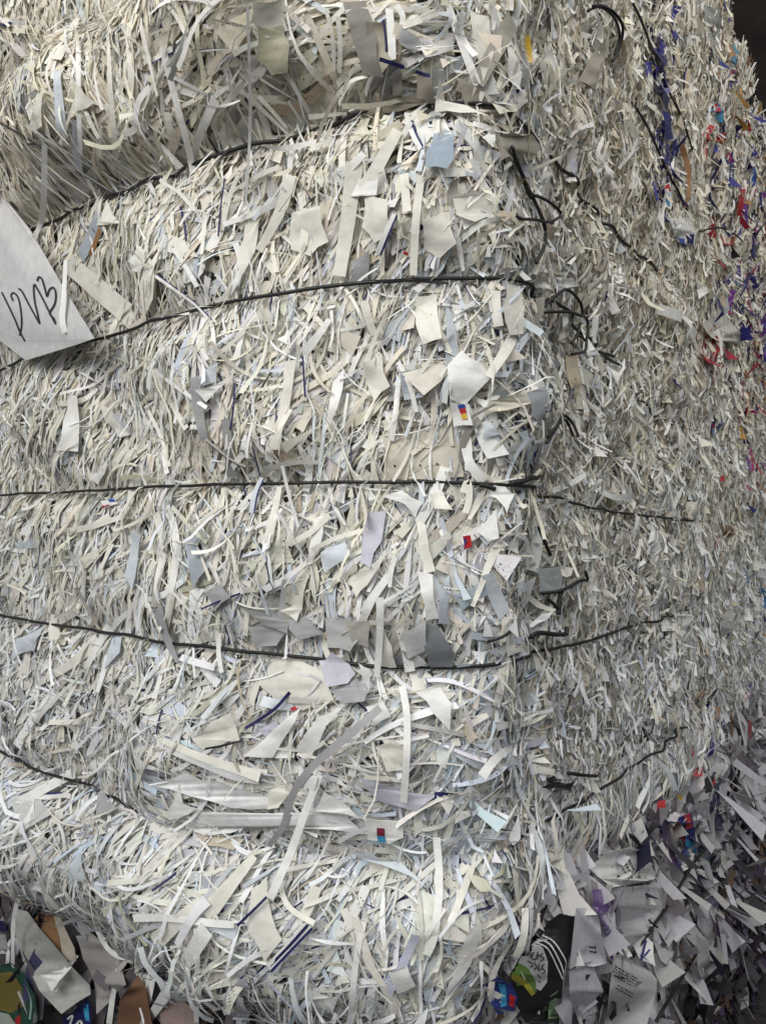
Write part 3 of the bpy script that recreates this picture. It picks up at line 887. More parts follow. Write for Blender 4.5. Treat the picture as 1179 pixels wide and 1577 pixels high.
# ---- between first and second wires
P('cream block with a square foot', 'c', [(264, 362), (286, 372), (310, 398), (290, 398), (264, 391)])
P('cream arrowhead scrap', 'c', [(169, 312), (178, 332), (191, 346), (148, 348), (160, 336)])
S('blue grey creased strip with a brown edge', 'z', [(158, 330), (142, 365), (124, 396)], 20, 14)
S('brown sliver beside the blue grey strip', 'e', [(154, 352), (146, 376), (139, 392)], 6)
S('broad beige band slanting down to the wire', 'h', [(104, 404), (150, 444), (206, 492)], 26, 30, twist=.1)
P('tall cream flap with straight left edge', 'c', [(216, 377), (230, 390), (244, 407), (242, 458), (229, 486), (222, 440)])
S('broad cream ribbon bent at its middle', 'c', [(546, 250), (540, 300), (534, 350), (522, 425)], 24, 20)
S('cream curved ribbon sweeping down', 'c', [(446, 270), (436, 312), (420, 348), (398, 386)], 20, 10)
S('grey curved hook of paper', 'l', [(438, 290), (420, 316), (395, 322), (383, 314)], 8)
P('pale oblong over the cream ribbon', 'w', [(536, 275), (586, 281), (584, 305), (534, 305)])
P('grey notched scrap near the wire', 'g', [(544, 404), (572, 386), (568, 432), (540, 434), (550, 418)])
S('white strip with a navy line at its end', 'w', [(218, 409), (262, 440), (300, 468), (326, 496)], 6, cls=1)
S('navy edged strip beside the white sheet', 'w', [(627, 176), (636, 205), (648, 228)], 9, cls=1)
S('wide tapering cream strip', 'c', [(612, 200), (578, 262), (560, 290)], 14, 22)
S('white fork shaped strip', 'w', [(560, 236), (538, 258), (520, 268), (524, 272)], 10, 16)
S('upright cream strip near the corner', 'c', [(648, 270), (640, 340), (636, 424)], 11)
P('beige crumpled scrap', 'h', [(694, 310), (724, 296), (752, 304), (766, 334), (728, 346), (700, 336)])
P('cream sheet with torn lower edge', 'c', [(650, 340), (690, 330), (702, 372), (676, 398), (652, 382)])
S('thin navy upright line of paper', 'n', [(346, 275), (340, 318), (336, 364)], 2.4)
S('short navy streak beside an ink blot', 'n', [(278, 318), (284, 345), (287, 372)], 3.6)
P('small white scrap with a navy tip', 'w', [(216, 402), (226, 408), (222, 420), (208, 416)])
S('navy strip slanting near the grey scrap', 'w', [(608, 330), (594, 362), (582, 392)], 10, cls=1)
P('red fleck of paper', 'r', [(620, 386), (628, 387), (630, 394), (622, 391)])
S('thin black bar on the pale patch', 'k', [(578, 433), (620, 432), (690, 436)], 4, h=.02)
P('plain cream sheet', 'c', [(455, 330), (500, 318), (510, 372), (482, 396), (452, 386)])
P('cream wedge with long tip', 'c', [(380, 335), (402, 328), (396, 390), (372, 432), (366, 400)])
P('cream half round scrap', 'c', [(568, 300), (600, 312), (606, 360), (580, 376), (562, 350)])
P('pale sheet left of the second knot', 'h', [(772, 440), (790, 444), (796, 480), (796, 517), (778, 519), (770, 480)], .022)
P('green grey film patch below the loose wire end', (.28, .33, .31), [(798, 396), (826, 398), (822, 424), (804, 434), (788, 424)], .016, 3)
P('pale crumpled sheet on the corner edge', 'w', [(792, 372), (806, 352), (818, 378), (806, 392)])

# ---- between second and third wires
P('bluish folded leaf above a white triangle', 'b', [(302, 596), (322, 572), (340, 560), (336, 590), (318, 595)], .018)
P('white triangle with a creased blue leaf above', 'w', [(304, 600), (336, 594), (362, 582), (340, 602), (322, 619)], .018)
S('dark grey ribbon hanging beside the blue leaf', 'g', [(300, 580), (304, 625), (314, 678)], 18, 12)
S('dark grey ribbon touching the third wire', (.27, .265, .26), [(346, 645), (352, 690), (358, 734)], 14, 16)
P('white trapezoid standing upright', 'w', [(110, 608), (122, 612), (125, 694), (92, 692), (103, 650)])
S('grey pointed tip on a pale wedge', 'g', [(178, 636), (192, 654), (206, 670)], 12, 8)
P('pale wedge with a grey tip', 'h', [(156, 620), (176, 632), (206, 670), (190, 676), (166, 648)])
S('bright glossy white strip', (.86, .85, .83), [(236, 570), (275, 598), (318, 628)], 6, cls=3, h=.02)
P('white curl lying near the third wire', 'w', [(141, 735), (158, 722), (173, 704), (168, 728), (157, 744)])
P('light blue boat shaped scrap', 'b', [(394, 552), (404, 572), (440, 566), (436, 577), (394, 578)])
P('grey blue upright sheet at the corner edge', 'z', [(684, 452), (694, 488), (704, 545), (698, 564), (685, 564)])
P('large pale crumpled sheet', 'w', [(688, 566), (710, 540), (738, 560), (757, 580), (736, 600), (716, 622), (692, 612)], .018)
S('cream folded strip from the corner edge downward', 'c', [(794, 512), (778, 540), (752, 580)], 20, 12)
P('beige flag shaped scrap', (.55, .52, .43), [(752, 618), (780, 610), (800, 598), (810, 622), (776, 634), (744, 640)], .02)
P('pale blue triangle', 'b', [(747, 646), (758, 654), (769, 668), (742, 677)], .018)
P('white ticket printed with blue red and yellow blocks', 'w', [(692, 620), (722, 622), (728, 655), (698, 657)], .022, 0, .001, prints=[('u', [(704, 622), (714, 620), (717, 628), (706, 630)]), ('r', [(706, 630), (716, 628), (718, 636), (709, 638)]), ('y', [(709, 638), (717, 636), (720, 645), (711, 646)])])
P('slate grey shaded fin', (.33, .35, .37), [(804, 606), (832, 598), (836, 612), (824, 652), (812, 640)], .018)
S('pale strip curving below the colour ticket', 'w', [(716, 690), (724, 715), (744, 742)], 12, 16)
S('grey curled ribbon above the pale strip', 'd', [(738, 646), (720, 664), (712, 688), (710, 712)], 12, 8)
P('lavender white blade leaning on the corner', 'v', [(828, 686), (848, 660), (836, 686), (815, 712), (805, 720)], .024)
P('plain beige sheet with a dotted line just above the third wire', (.60, .555, .46), [(588, 664), (640, 655), (702, 650), (714, 734), (650, 738), (600, 738)], .010, 0, .001, loc=False, bowed=.02,
  prints=[('k', [(x, 716 + dy), (x + 3, 716 + dy), (x + 3, 719 + dy), (x, 719 + dy)]) for x, dy in [(606, 0), (619, -2), (632, 1), (645, -1), (658, 0), (671, -3), (644, -30), (643, -58)]])
S('navy streak beside the dark ribbon', 'n', [(361, 590), (360, 622), (355, 662)], 3.0)
S('narrow navy line dropping from the second wire', 'n', [(466, 548), (468, 585), (470, 612)], 3.0)
S('thin kinked navy line ending at the third wire', 'n', [(380, 668), (390, 695), (400, 732)], 2.2)
P('cream long fan wedge', 'c', [(440, 560), (458, 556), (446, 640), (432, 700), (430, 650)])
P('white leaning blade', 'w', [(515, 580), (532, 570), (520, 630), (498, 670)])
P('cream oblong on end', 'c', [(560, 560), (592, 548), (606, 596), (580, 622)])
P('cream blade pointing to the beige sheet', 'c', [(440, 630), (452, 632), (430, 690), (410, 692)])
S('grey hoop strip resting above the third wire', (.42, .40, .37), [(398, 738), (420, 720), (455, 712), (490, 712)], 10, 6)
P('square pale scrap with upright stripes', 'z', [(620, 575), (648, 570), (652, 610), (624, 618)])
P('cream stepped scrap under the second wire', 'c', [(640, 460), (672, 458), (680, 520), (654, 530), (642, 500)])
P('pale slender blade', 'w', [(372, 505), (380, 512), (372, 560), (356, 590), (360, 552)])

# ---- between third and fourth wires
P('tall pale blue flap', 'b', [(208, 815), (222, 824), (216, 870), (208, 906), (196, 886), (206, 850)])
P('grey blue sheet with a folded back corner', 'z', [(288, 830), (309, 826), (314, 852), (326, 872), (302, 905), (296, 866)])
P('bluish white crumpled flake', 'b', [(497, 850), (518, 840), (534, 836), (545, 860), (520, 872), (504, 882)])
P('tall lavender grey sheet', 'v', [(566, 790), (596, 786), (590, 838), (574, 876), (560, 868)])
P('glossy white dash', (.86, .86, .85), [(408, 828), (422, 822), (418, 842), (406, 852)], None, 3)
P('cream star with a long drawn tail', 'c', [(470, 895), (472, 935), (462, 958), (448, 944), (432, 938), (456, 926)], .02)
P('dark grey sheet tucked behind the wire', 'g', [(384, 962), (408, 950), (446, 970), (430, 992), (398, 992)])
P('grey slanting slab beside the tucked sheet', (.32, .32, .315), [(372, 930), (402, 938), (448, 958), (446, 974), (408, 960)])
P('light grey folded square above the wire', 'l', [(507, 950), (545, 948), (556, 982), (544, 998), (510, 994)], .02)
P('pale square overlapping the grey folded square', 'h', [(540, 952), (574, 952), (570, 992), (548, 988)], .022)
P('cream tall wedge beside the long white strip', 'c', [(592, 958), (604, 990), (612, 1022), (586, 1024)], .02)
P('pale grey scrap leaning on the slate sheet', 'l', [(616, 972), (654, 950), (656, 998), (628, 1010)], .02)
P('dark slate sheet at the wire end', (.17, .18, .19), [(654, 952), (674, 962), (698, 1000), (696, 1022), (662, 1022), (652, 992)], .022, bowed=.02)
P('grey notched sheet behind the pale scrap', (.42, .42, .41), [(616, 996), (640, 1000), (660, 1020), (636, 1024), (628, 1012)], .019)
P('grey square with bent middle', 'g', [(445, 948), (478, 952), (502, 976), (470, 982), (450, 968)], .018)
S('dark grey blade crossing the fourth wire', (.27, .27, .28), [(242, 936), (250, 965), (262, 996), (274, 1020)], 18, 5, h=.02, loc=False)
S('long white strip crossing the fourth wire near a slate sheet', 'w', [(584, 920), (585, 970), (580, 1042)], 11, 9, h=.022, loc=False)
P('broad pale band leaning on the corner', 'w', [(640, 880), (664, 886), (674, 950), (654, 952), (646, 912)], .018)
P('blue grey sheet under the broad band', 'z', [(664, 885), (688, 920), (692, 960), (674, 958)], .016)
S('cream leaf strip', 'c', [(768, 838), (752, 870), (742, 898), (727, 934)], 14, 6)
S('pale blue ribbon', 'b', [(750, 884), (762, 915), (776, 948)], 18, 26)
P('cream square block below the blue ribbon', 'c', [(768, 952), (788, 952), (808, 1005), (773, 1008), (770, 980)], .022)
P('small shiny white leaf', (.82, .82, .81), [(806, 965), (826, 946), (843, 942), (834, 956), (814, 966)], .024, 3)
P('grey translucent square', (.36, .38, .385), [(820, 872), (856, 870), (858, 888), (856, 908), (824, 912)], .02, 3)
P('tiny red and blue printed fragment', 'r', [(712, 826), (724, 824), (726, 842), (714, 846)], .02, 0, prints=[('u', [(709, 832), (717, 829), (718, 836), (711, 838)])])
P('lavender pale triangle', 'w', [(734, 818), (760, 786), (764, 826), (750, 832)], .02)
P('white spiky star below the third wire', 'w', [(754, 750), (770, 752), (782, 764), (772, 796), (764, 776), (750, 764)], .024)
P('dark slate sliver by the wire', 'g', [(829, 780), (852, 770), (876, 767), (860, 776), (832, 786)], .024)
P('cream triangular flap just under the third wire', 'c', [(660, 762), (680, 760), (696, 785), (668, 784)], .02, loc=False)
P('white oblong flap over a blue strip', 'w', [(590, 765), (620, 758), (650, 775), (640, 800), (622, 776)], .018)
S('pale ribbon loop', 'c', [(712, 758), (720, 742), (722, 768), (716, 790)], 10)
S('cream bent leaf', 'c', [(742, 762), (732, 780), (722, 800)], 14, 6)
S('curving white ribbon falling left', 'w', [(256, 778), (270, 820), (270, 870), (262, 915)], 14, 9)
S('curving cream ribbon beside the white ribbon', 'c', [(240, 790), (252, 840), (244, 890), (236, 935)], 16, 8)
S('navy strip under the third wire', 'n', [(375, 752), (380, 765), (387, 776)], 3.0)
S('blue white glossy strip across the third wire', 'b', [(404, 736), (394, 758), (388, 790)], 9, cls=1, h=.02, loc=False)
P('tiny strip of red and blue print', 'w', [(156, 772), (176, 766), (182, 776), (160, 784)], .016, prints=[('u', [(166, 768), (180, 768), (180, 773), (168, 773)]), ('r', [(163, 778), (168, 777), (168, 788), (163, 788)])])
P('dark grey square near the far bundle', 'g', [(318, 912), (345, 898), (362, 920), (336, 940)], .014)
S('navy line over the dark square', 'n', [(310, 938), (340, 925), (370, 914)], 3.0)
P('cream fishtail scrap', 'c', [(545, 900), (556, 880), (600, 850), (570, 900), (552, 922)])
P('cream tall blade', 'c', [(640, 800), (654, 810), (668, 880), (650, 884), (642, 850)])
P('pale fan blade', 'w', [(486, 800), (500, 794), (494, 850), (470, 890)])

# ---- between fourth and fifth wires
P('crumpled lavender film under the wire', 'v', [(497, 1022), (518, 1000), (536, 1012), (552, 1042), (540, 1056), (512, 1062), (504, 1040)], .026, 3)
P('grey pleated film below the lavender film', (.36, .355, .37), [(512, 1066), (554, 1048), (572, 1066), (564, 1084), (530, 1086)], .024, 3)
P('pale drooping leaf beside the pleated film', 'l', [(556, 1026), (574, 1036), (572, 1066), (562, 1050)], .026)
P('long white wedge pointing down left', 'w', [(379, 1160), (420, 1128), (470, 1092), (462, 1112), (424, 1164)], .02)
P('white wedge beside the long white wedge', 'w', [(463, 1147), (500, 1104), (529, 1090), (508, 1116), (482, 1173)], .02)
P('cream kite scrap with dark lower edge', 'c', [(300, 1136), (330, 1110), (357, 1094), (374, 1140), (340, 1147), (315, 1152)], .018)
S('black line under the cream kite', 'k', [(316, 1153), (345, 1148), (374, 1140)], 3, h=.021)
P('broad cream sheet right of centre', 'c', [(420, 1014), (462, 1012), (500, 1034), (518, 1080), (470, 1096), (430, 1082), (404, 1058)], .011)
S('slate leaf', 'g', [(27, 1058), (40, 1084), (54, 1112)], 14, 4)
P('light blue slab', 'b', [(30, 985), (56, 970), (76, 965), (60, 1000), (22, 1012)])
S('glossy white band', (.86, .86, .86), [(278, 1012), (302, 1020), (330, 1028)], 10, cls=3, h=.02)
S('white strip running straight down past the leaf', 'w', [(619, 1056), (626, 1100), (626, 1160), (621, 1236)], 10, h=.022)
P('white sheet fanning level across the bale', (.84, .84, .83), [(242, 1204), (290, 1184), (350, 1204), (424, 1222), (416, 1240), (360, 1238), (300, 1222)], .022, bowed=.04)
P('second level sheet below the white fan sheet', (.84, .84, .83), [(292, 1268), (312, 1244), (380, 1246), (470, 1250), (540, 1252), (566, 1278), (470, 1272), (400, 1268), (322, 1284)], .024, bowed=.03)
P('white notched star at the left of the fan', 'w', [(262, 1246), (278, 1224), (282, 1196), (290, 1232), (312, 1240), (286, 1252), (272, 1266)], .024)
S('long straight white strip slanting across the fan sheets', (.83, .82, .79), [(492, 1192), (470, 1250), (446, 1316), (415, 1384)], 11, h=.036, curl=.003, twist=.05, loc=False)
P('small white square at the head of the slanting strip', (.83, .82, .79), [(480, 1186), (504, 1192), (497, 1212), (474, 1206)], .038, loc=False)
S('long grey ribbon twisting down across the fan sheets', (.36, .35, .36), [(585, 1090), (540, 1130), (492, 1170), (462, 1204), (446, 1236), (436, 1272), (414, 1303)], 14, 8, h=.038, curl=0, twist=.5, loc=False)
P('white ticket with a maroon and cyan mark', 'w', [(560, 1262), (592, 1262), (623, 1266), (621, 1290), (600, 1299), (566, 1292)], .030, 0, .002, prints=[('m', [(580, 1275), (592, 1276), (592, 1288), (580, 1287)]), ('a', [(580, 1287), (592, 1288), (594, 1297), (582, 1297)])])
P('pale blue spear pointing down right', 'b', [(545, 1304), (572, 1304), (604, 1320), (630, 1342), (656, 1372), (610, 1346), (568, 1322)], .022, loc=False)
P('white swallowtail scrap', 'w', [(510, 1214), (534, 1226), (556, 1254), (520, 1246), (494, 1246)], .03)
P('cream rolled sheet lying level', 'c', [(420, 1212), (440, 1202), (456, 1216), (440, 1240), (418, 1236)], .03)
P('lavender soft sheet under the straight strip', 'v', [(556, 1192), (610, 1206), (668, 1224), (640, 1244), (580, 1226)], .018)
S('cream long fan strip', 'c', [(250, 1140), (310, 1166), (370, 1186), (400, 1196)], 8, 16)
S('grey soft fan band', 'l', [(258, 1150), (310, 1172), (360, 1192), (398, 1198)], 14, 18, h=.015)
S('navy and white striped strip', 'n', [(377, 1122), (400, 1108), (425, 1090), (446, 1066)], 4.8, h=.022)
P('red ink dash on cream paper', 'r', [(450, 1092), (460, 1090), (464, 1095), (454, 1096)], .0165)
P('white half moon flake', 'w', [(566, 1090), (592, 1084), (604, 1104), (580, 1118)], .018)
P('curled pale leaf', 'w', [(640, 1070), (676, 1062), (692, 1086), (690, 1122), (668, 1100)], .018)
P('lavender oblong near the striped strip', 'v', [(402, 1124), (430, 1108), (440, 1122), (418, 1140)], .016)
P('blue pale leaf near the fourth wire', 'b', [(178, 985), (196, 966), (190, 1004), (166, 1030)])
S('cream long blade from the fourth wire', 'c', [(152, 985), (110, 1022), (60, 1052)], 18, 8)
S('glossy blade', (.84, .84, .85), [(166, 1010), (158, 1040), (150, 1066)], 9, 5, cls=3)
P('cream oval scrap with ink specks', 'c', [(580, 1150), (606, 1140), (634, 1156), (628, 1180), (596, 1184)], .016, 2)

# ---- below the fifth wire, front
S('broad tapering blade from the ink mark', 'c', [(392, 1318), (352, 1366), (316, 1410)], 12, 26, h=.02)
S('navy pen like strip', 'n', [(412, 1380), (390, 1402), (365, 1426)], 3.6, h=.026)
S('long navy edged straw', 'w', [(477, 1426), (450, 1454), (414, 1492)], 12, cls=1, h=.028)
S('navy line inside the long straw', 'n', [(474, 1424), (444, 1458), (413, 1490)], 3.6, h=.031)
S('navy edged strip near the middle', 'n', [(272, 1344), (254, 1358), (234, 1372)], 3.6, h=.02)
S('wide white blade ending in a point', 'w', [(318, 1430), (282, 1490), (232, 1566)], 24, 10, h=.028, twist=.2)
S('wide cream blade above the white blade', 'c', [(310, 1388), (262, 1430), (208, 1482)], 14, 26, h=.022)
S('glossy film blade with dark outline', (.80, .80, .84), [(318, 1386), (296, 1412), (272, 1456)], 16, 9, cls=3, h=.03)
P('white hanging flap with a folded edge', 'w', [(216, 1492), (250, 1504), (242, 1540), (232, 1577), (222, 1540)], .03)
P('lavender tongue with a navy spot at its tip', 'v', [(362, 1516), (374, 1498), (386, 1520), (388, 1556), (376, 1590), (364, 1590)], .03, prints=[('n', [(367, 1498), (373, 1496), (376, 1504), (370, 1508), (366, 1504)])])
P('cream level flap above a lavender tongue', 'c', [(288, 1492), (330, 1484), (368, 1486), (380, 1508), (330, 1512), (296, 1512)], .024)
P('white square with a navy dot', 'w', [(484, 1524), (506, 1534), (522, 1532), (512, 1580), (452, 1566), (470, 1548)], .030, prints=[('n', [(479, 1563), (484, 1561), (488, 1565), (485, 1570), (480, 1569)])])
P('wide pale flap beside the dotted square', 'l', [(398, 1530), (440, 1522), (470, 1534), (450, 1562), (404, 1556)], .022)
P('cream notched leaf', 'c', [(392, 1370), (416, 1350), (424, 1410), (440, 1444), (412, 1474), (388, 1430)], .018)
S('thin cream hoop strip', 'c', [(436, 1330), (432, 1364), (446, 1398), (484, 1422)], 7)
S('long upright white strip near the corner', 'w', [(672, 1290), (676, 1350), (674, 1400), (668, 1440)], 10)
P('long curved white tongue', 'w', [(735, 1416), (728, 1450), (706, 1496), (676, 1546), (684, 1508), (702, 1456), (716, 1424)], .026, loc=False)
S('curled white leaf', 'w', [(806, 1146), (780, 1156), (758, 1174), (742, 1196)], 8, 15, h=.024)
P('tall cream triangle hanging over the lower bale', 'c', [(775, 1335), (822, 1345), (810, 1380), (798, 1410), (786, 1408), (778, 1370)], .03, loc=False)
P('cream flap beside the hanging triangle', 'c', [(815, 1312), (862, 1310), (862, 1346), (836, 1340), (816, 1336)], .026, loc=False)
P('light slate flap under the cream flap', 'v', [(820, 1346), (848, 1350), (840, 1392), (818, 1388)], .018, loc=False)
S('long upright pale strip at the bottom edge', 'w', [(560, 1420), (548, 1480), (540, 1560)], 8)
S('thin white upright strip', 'w', [(302, 1430), (304, 1500), (302, 1580)], 7, h=.03)
S('white twig like strip crossing level', 'w', [(205, 1414), (260, 1414), (330, 1422), (360, 1424)], 9, h=.024)
S('blue lavender straw', (.55, .55, .66), [(640, 1440), (622, 1480), (598, 1530)], 12, 10, h=.024)
P('white folded square', 'w', [(600, 1490), (626, 1480), (640, 1506), (612, 1520)], .024)
P('grey long wedge', 'l', [(20, 1240), (60, 1220), (84, 1254), (40, 1280)], .012)
S('navy level strip on pale paper', 'w', [(42, 1224), (70, 1226), (96, 1225)], 9, cls=1, h=.018)
P('slate corner scrap by the wire', 'g', [(156, 1224), (164, 1220), (186, 1250), (170, 1258), (154, 1256)], .018)
P('bluish sheet beside the wire', 'b', [(104, 1330), (130, 1312), (140, 1350), (112, 1366)], .016)
P('grey pointed chip at the wire end', 'g', [(238, 1262), (264, 1258), (280, 1254), (262, 1276), (242, 1272)], .02)
P('tan crumpled sheet under the fan', (.55, .49, .38), [(300, 1284), (344, 1272), (380, 1290), (362, 1312), (318, 1306)], .012)
P('magenta scrap at the left margin', 'j', [(-6, 1348), (6, 1352), (8, 1370), (-6, 1374)], .02)

P('black crumpled film flake on the corner below a loose wire end', 'k', [(832, 1212), (848, 1203), (870, 1206), (884, 1202), (876, 1217), (850, 1221)], .022, 3, loc=False, cat='packaging scrap', name='packaging_scrap')
P('black film shred hanging on the corner above the flake', 'k', [(838, 1198), (852, 1194), (858, 1202), (842, 1206)], .022, 3, loc=False, cat='packaging scrap', name='packaging_scrap')
# ---- side face, pale pieces
S('white curved ribbon', 'w', [(1012, 476), (1034, 482), (1054, 492), (1070, 520)], 13, 16, h=.03)
P('beige crumpled sheet', 'h', [(1074, 500), (1100, 474), (1120, 500), (1142, 522), (1112, 530), (1086, 520)], .03)
P('bright foil square', (.85, .84, .78), [(1066, 448), (1078, 438), (1086, 452), (1070, 462)], .02, 3)
P('white wedge', 'w', [(1010, 956), (1044, 940), (1062, 948), (1050, 972), (1014, 972)], .02)
P('grey translucent film patch', 'l', [(1098, 945), (1122, 940), (1126, 972), (1104, 980)], .02, 3)
P('white triangular scrap near the far layers', 'w', [(1143, 926), (1168, 934), (1160, 952), (1146, 950)], .02)
P('white spiky scrap', 'w', [(930, 568), (948, 562), (955, 572), (946, 592), (940, 582)], .018)
P('tan long leaf', (.52, .45, .33), [(866, 548), (884, 546), (890, 590), (882, 614), (870, 590)], .012)
S('white level splinter', 'w', [(850, 756), (880, 744), (902, 730)], 9, 7, h=.018)
S('white level curved splinter', 'w', [(922, 756), (948, 766), (975, 764)], 8, 10, h=.018)
P('pale star chip', 'w', [(890, 832), (898, 848), (920, 862), (902, 868), (886, 862)], .016)
P('tan grey pointed band', (.40, .37, .31), [(876, 482), (900, 452), (922, 430), (926, 436), (902, 470), (884, 488)], .016)
P('lavender pointed chip beside the first knot', 'v', [(868, 240), (884, 250), (882, 272), (872, 262)], .016)
P('white sharp chip', 'w', [(920, 246), (940, 268), (938, 290), (926, 270)], .016)
P('grey film wedge near the upper loop', 'l', [(846, 440), (880, 424), (884, 440), (856, 452)], .014)

# ---- side face, printed packaging caught in the bale
def W(desc, *a, **k): return P(desc, *a, cat='packaging scrap', name='packaging_scrap', **k)
W('royal blue film flake', (.035, .035, .22), [(1013, 50), (1024, 56), (1028, 80), (1026, 96), (1014, 82)], .02, 3)
W('small blue film chip beside the big flake', (.035, .035, .22), [(992, 96), (1003, 95), (1003, 113), (993, 116)], .02, 3)
W('dark blue pleated film', (.03, .03, .17), [(1007, 100), (1020, 104), (1032, 142), (1020, 148), (1008, 124)], .02, 3)
W('long dark blue film tail', (.025, .025, .13), [(1018, 168), (1032, 176), (1036, 214), (1022, 216)], .02, 3)
W('black blue film spine', (.012, .012, .035), [(1008, 118), (1016, 132), (1030, 152), (1026, 174), (1014, 150), (1006, 138)], .024, 3)
S('navy film sliver below the blue tail', 'n', [(1028, 222), (1026, 245), (1016, 262)], 5.4, 5, cls=3)
W('red pale blue and white wrapper chip', 'w', [(1014, 288), (1030, 280), (1036, 300), (1032, 322), (1016, 318)], .022, prints=[('r', [(1016, 290), (1029, 283), (1033, 294), (1022, 296), (1023, 312), (1017, 312)]), ('a', [(1024, 300), (1031, 297), (1031, 318), (1024, 320)])])
S('brown curved sliver', 'e', [(1048, 222), (1058, 255), (1060, 290), (1056, 320)], 7, h=.02)
W('striped blue cap shaped wrapper', 'w', [(1030, 336), (1060, 334), (1070, 358), (1068, 378), (1052, 380), (1038, 366)], .022, 3, prints=[('u', [(1040, 366), (1054, 368), (1052, 379), (1044, 374)]), ('n', [(1056, 362), (1069, 360), (1067, 377), (1058, 378)])])
W('red and blue folded wrapper', 'a', [(1088, 172), (1102, 156), (1114, 172), (1112, 190), (1098, 184)], .022, 3, prints=[('r', [(1094, 168), (1102, 158), (1112, 172), (1104, 174)])])
W('rust red folded flap', (.34, .06, .035), [(1084, 202), (1098, 208), (1118, 204), (1114, 222), (1090, 216)], .022)
W('black chip by the grey green sheet', 'k', [(1084, 90), (1090, 82), (1096, 80), (1094, 94), (1086, 98)], .024)
W('teal oval film', (.10, .22, .30), [(1124, 76), (1130, 66), (1136, 80), (1132, 98), (1125, 94)], .02, 3)
W('grey green sheet in the upper layers', (.33, .35, .32), [(1083, 8), (1106, 14), (1112, 50), (1100, 92), (1088, 60)], .018)
W('lower grey green sheet', (.36, .38, .34), [(1092, 98), (1108, 70), (1112, 118), (1096, 128)], .018)
W('pale green white panel with creases', (.52, .54, .47), [(1084, 262), (1118, 252), (1126, 330), (1088, 330)], .016)
W('dark brown roof shaped fold', (.10, .06, .04), [(1086, 330), (1128, 330), (1124, 336), (1088, 336)], .024)
W('orange brown wedge under the fold', (.36, .16, .06), [(1089, 336), (1114, 335), (1106, 348), (1094, 346)], .02)
W('magenta red folded chip', (.42, .03, .10), [(1109, 366), (1122, 368), (1130, 377), (1112, 376)], .022)
W('royal blue flat chip', (.03, .04, .42), [(1100, 436), (1114, 425), (1126, 424), (1130, 437), (1112, 437)], .024)
W('pale sheet with smudged blue print', (.55, .56, .55), [(1092, 446), (1124, 444), (1128, 480), (1108, 496), (1094, 484)], .018, prints=[('n', [(1092, 450), (1096, 448), (1098, 470), (1094, 468)]), ('a', [(1096, 476), (1106, 478), (1107, 490), (1099, 494)]), ('n', [(1120, 448), (1124, 450), (1132, 478), (1128, 480)])])
S('thick black film strip', 'k', [(1134, 460), (1146, 486), (1160, 515)], 10, 7, cls=3, h=.026)
W('bright red flake', 'r', [(1097, 556), (1106, 540), (1113, 538), (1111, 552), (1103, 564)], .022)
W('blue folded cap with dark underside', (.05, .12, .32), [(1091, 644), (1104, 632), (1112, 654), (1096, 674), (1094, 660)], .022, 3, prints=[('n', [(1094, 646), (1108, 650), (1111, 656), (1100, 660)]), ('m', [(1094, 652), (1104, 656), (1100, 660), (1093, 658)])])
W('small red dot flake', 'r', [(1106, 734), (1114, 732), (1114, 741), (1107, 741)], .02)
W('frayed red flake', (.40, .03, .03), [(1098, 826), (1108, 822), (1110, 836), (1101, 846)], .02)
W('brown triangular fold', (.22, .14, .08), [(1106, 804), (1124, 810), (1140, 822), (1116, 826)], .02)
S('magenta and purple layered streak', (.34, .03, .12), [(1139, 282), (1140, 305), (1143, 332)], 8, cls=3)
S('purple layered streak beside the magenta', 'p', [(1147, 276), (1146, 310), (1148, 345)], 7, cls=3)
S('dim purple print streak', (.16, .10, .24), [(1152, 400), (1151, 430), (1150, 458)], 8)
S('blue layered streak', 'u', [(1158, 255), (1160, 270), (1159, 285)], 6)
S('pink tiny streak', 'j', [(1120, 236), (1123, 245), (1126, 252)], 6)
S('orange sliver', (.48, .22, .05), [(1127, 160), (1128, 172), (1130, 184)], 6)
S('black slanting chip near the far edge', 'k', [(1166, 140), (1160, 150), (1153, 158)], 9)
W('red square film', 'r', [(1062, 1178), (1070, 1175), (1083, 1178), (1080, 1197), (1066, 1197)], .05, 3)
W('smaller red square film', 'r', [(1011, 1235), (1023, 1232), (1024, 1246), (1018, 1253), (1009, 1250)], .026, 3)
S('yellow orange sliver', 'y', [(1027, 1216), (1036, 1224), (1049, 1232)], 8, 9, cls=3, h=.024)
S('red curling film edge with an orange top', 'r', [(1092, 1172), (1099, 1188), (1098, 1208)], 9, 5, cls=3, h=.024)
W('tiny pink red flake', (.40, .04, .07), [(1104, 1136), (1114, 1134), (1112, 1148), (1105, 1148)], .024)

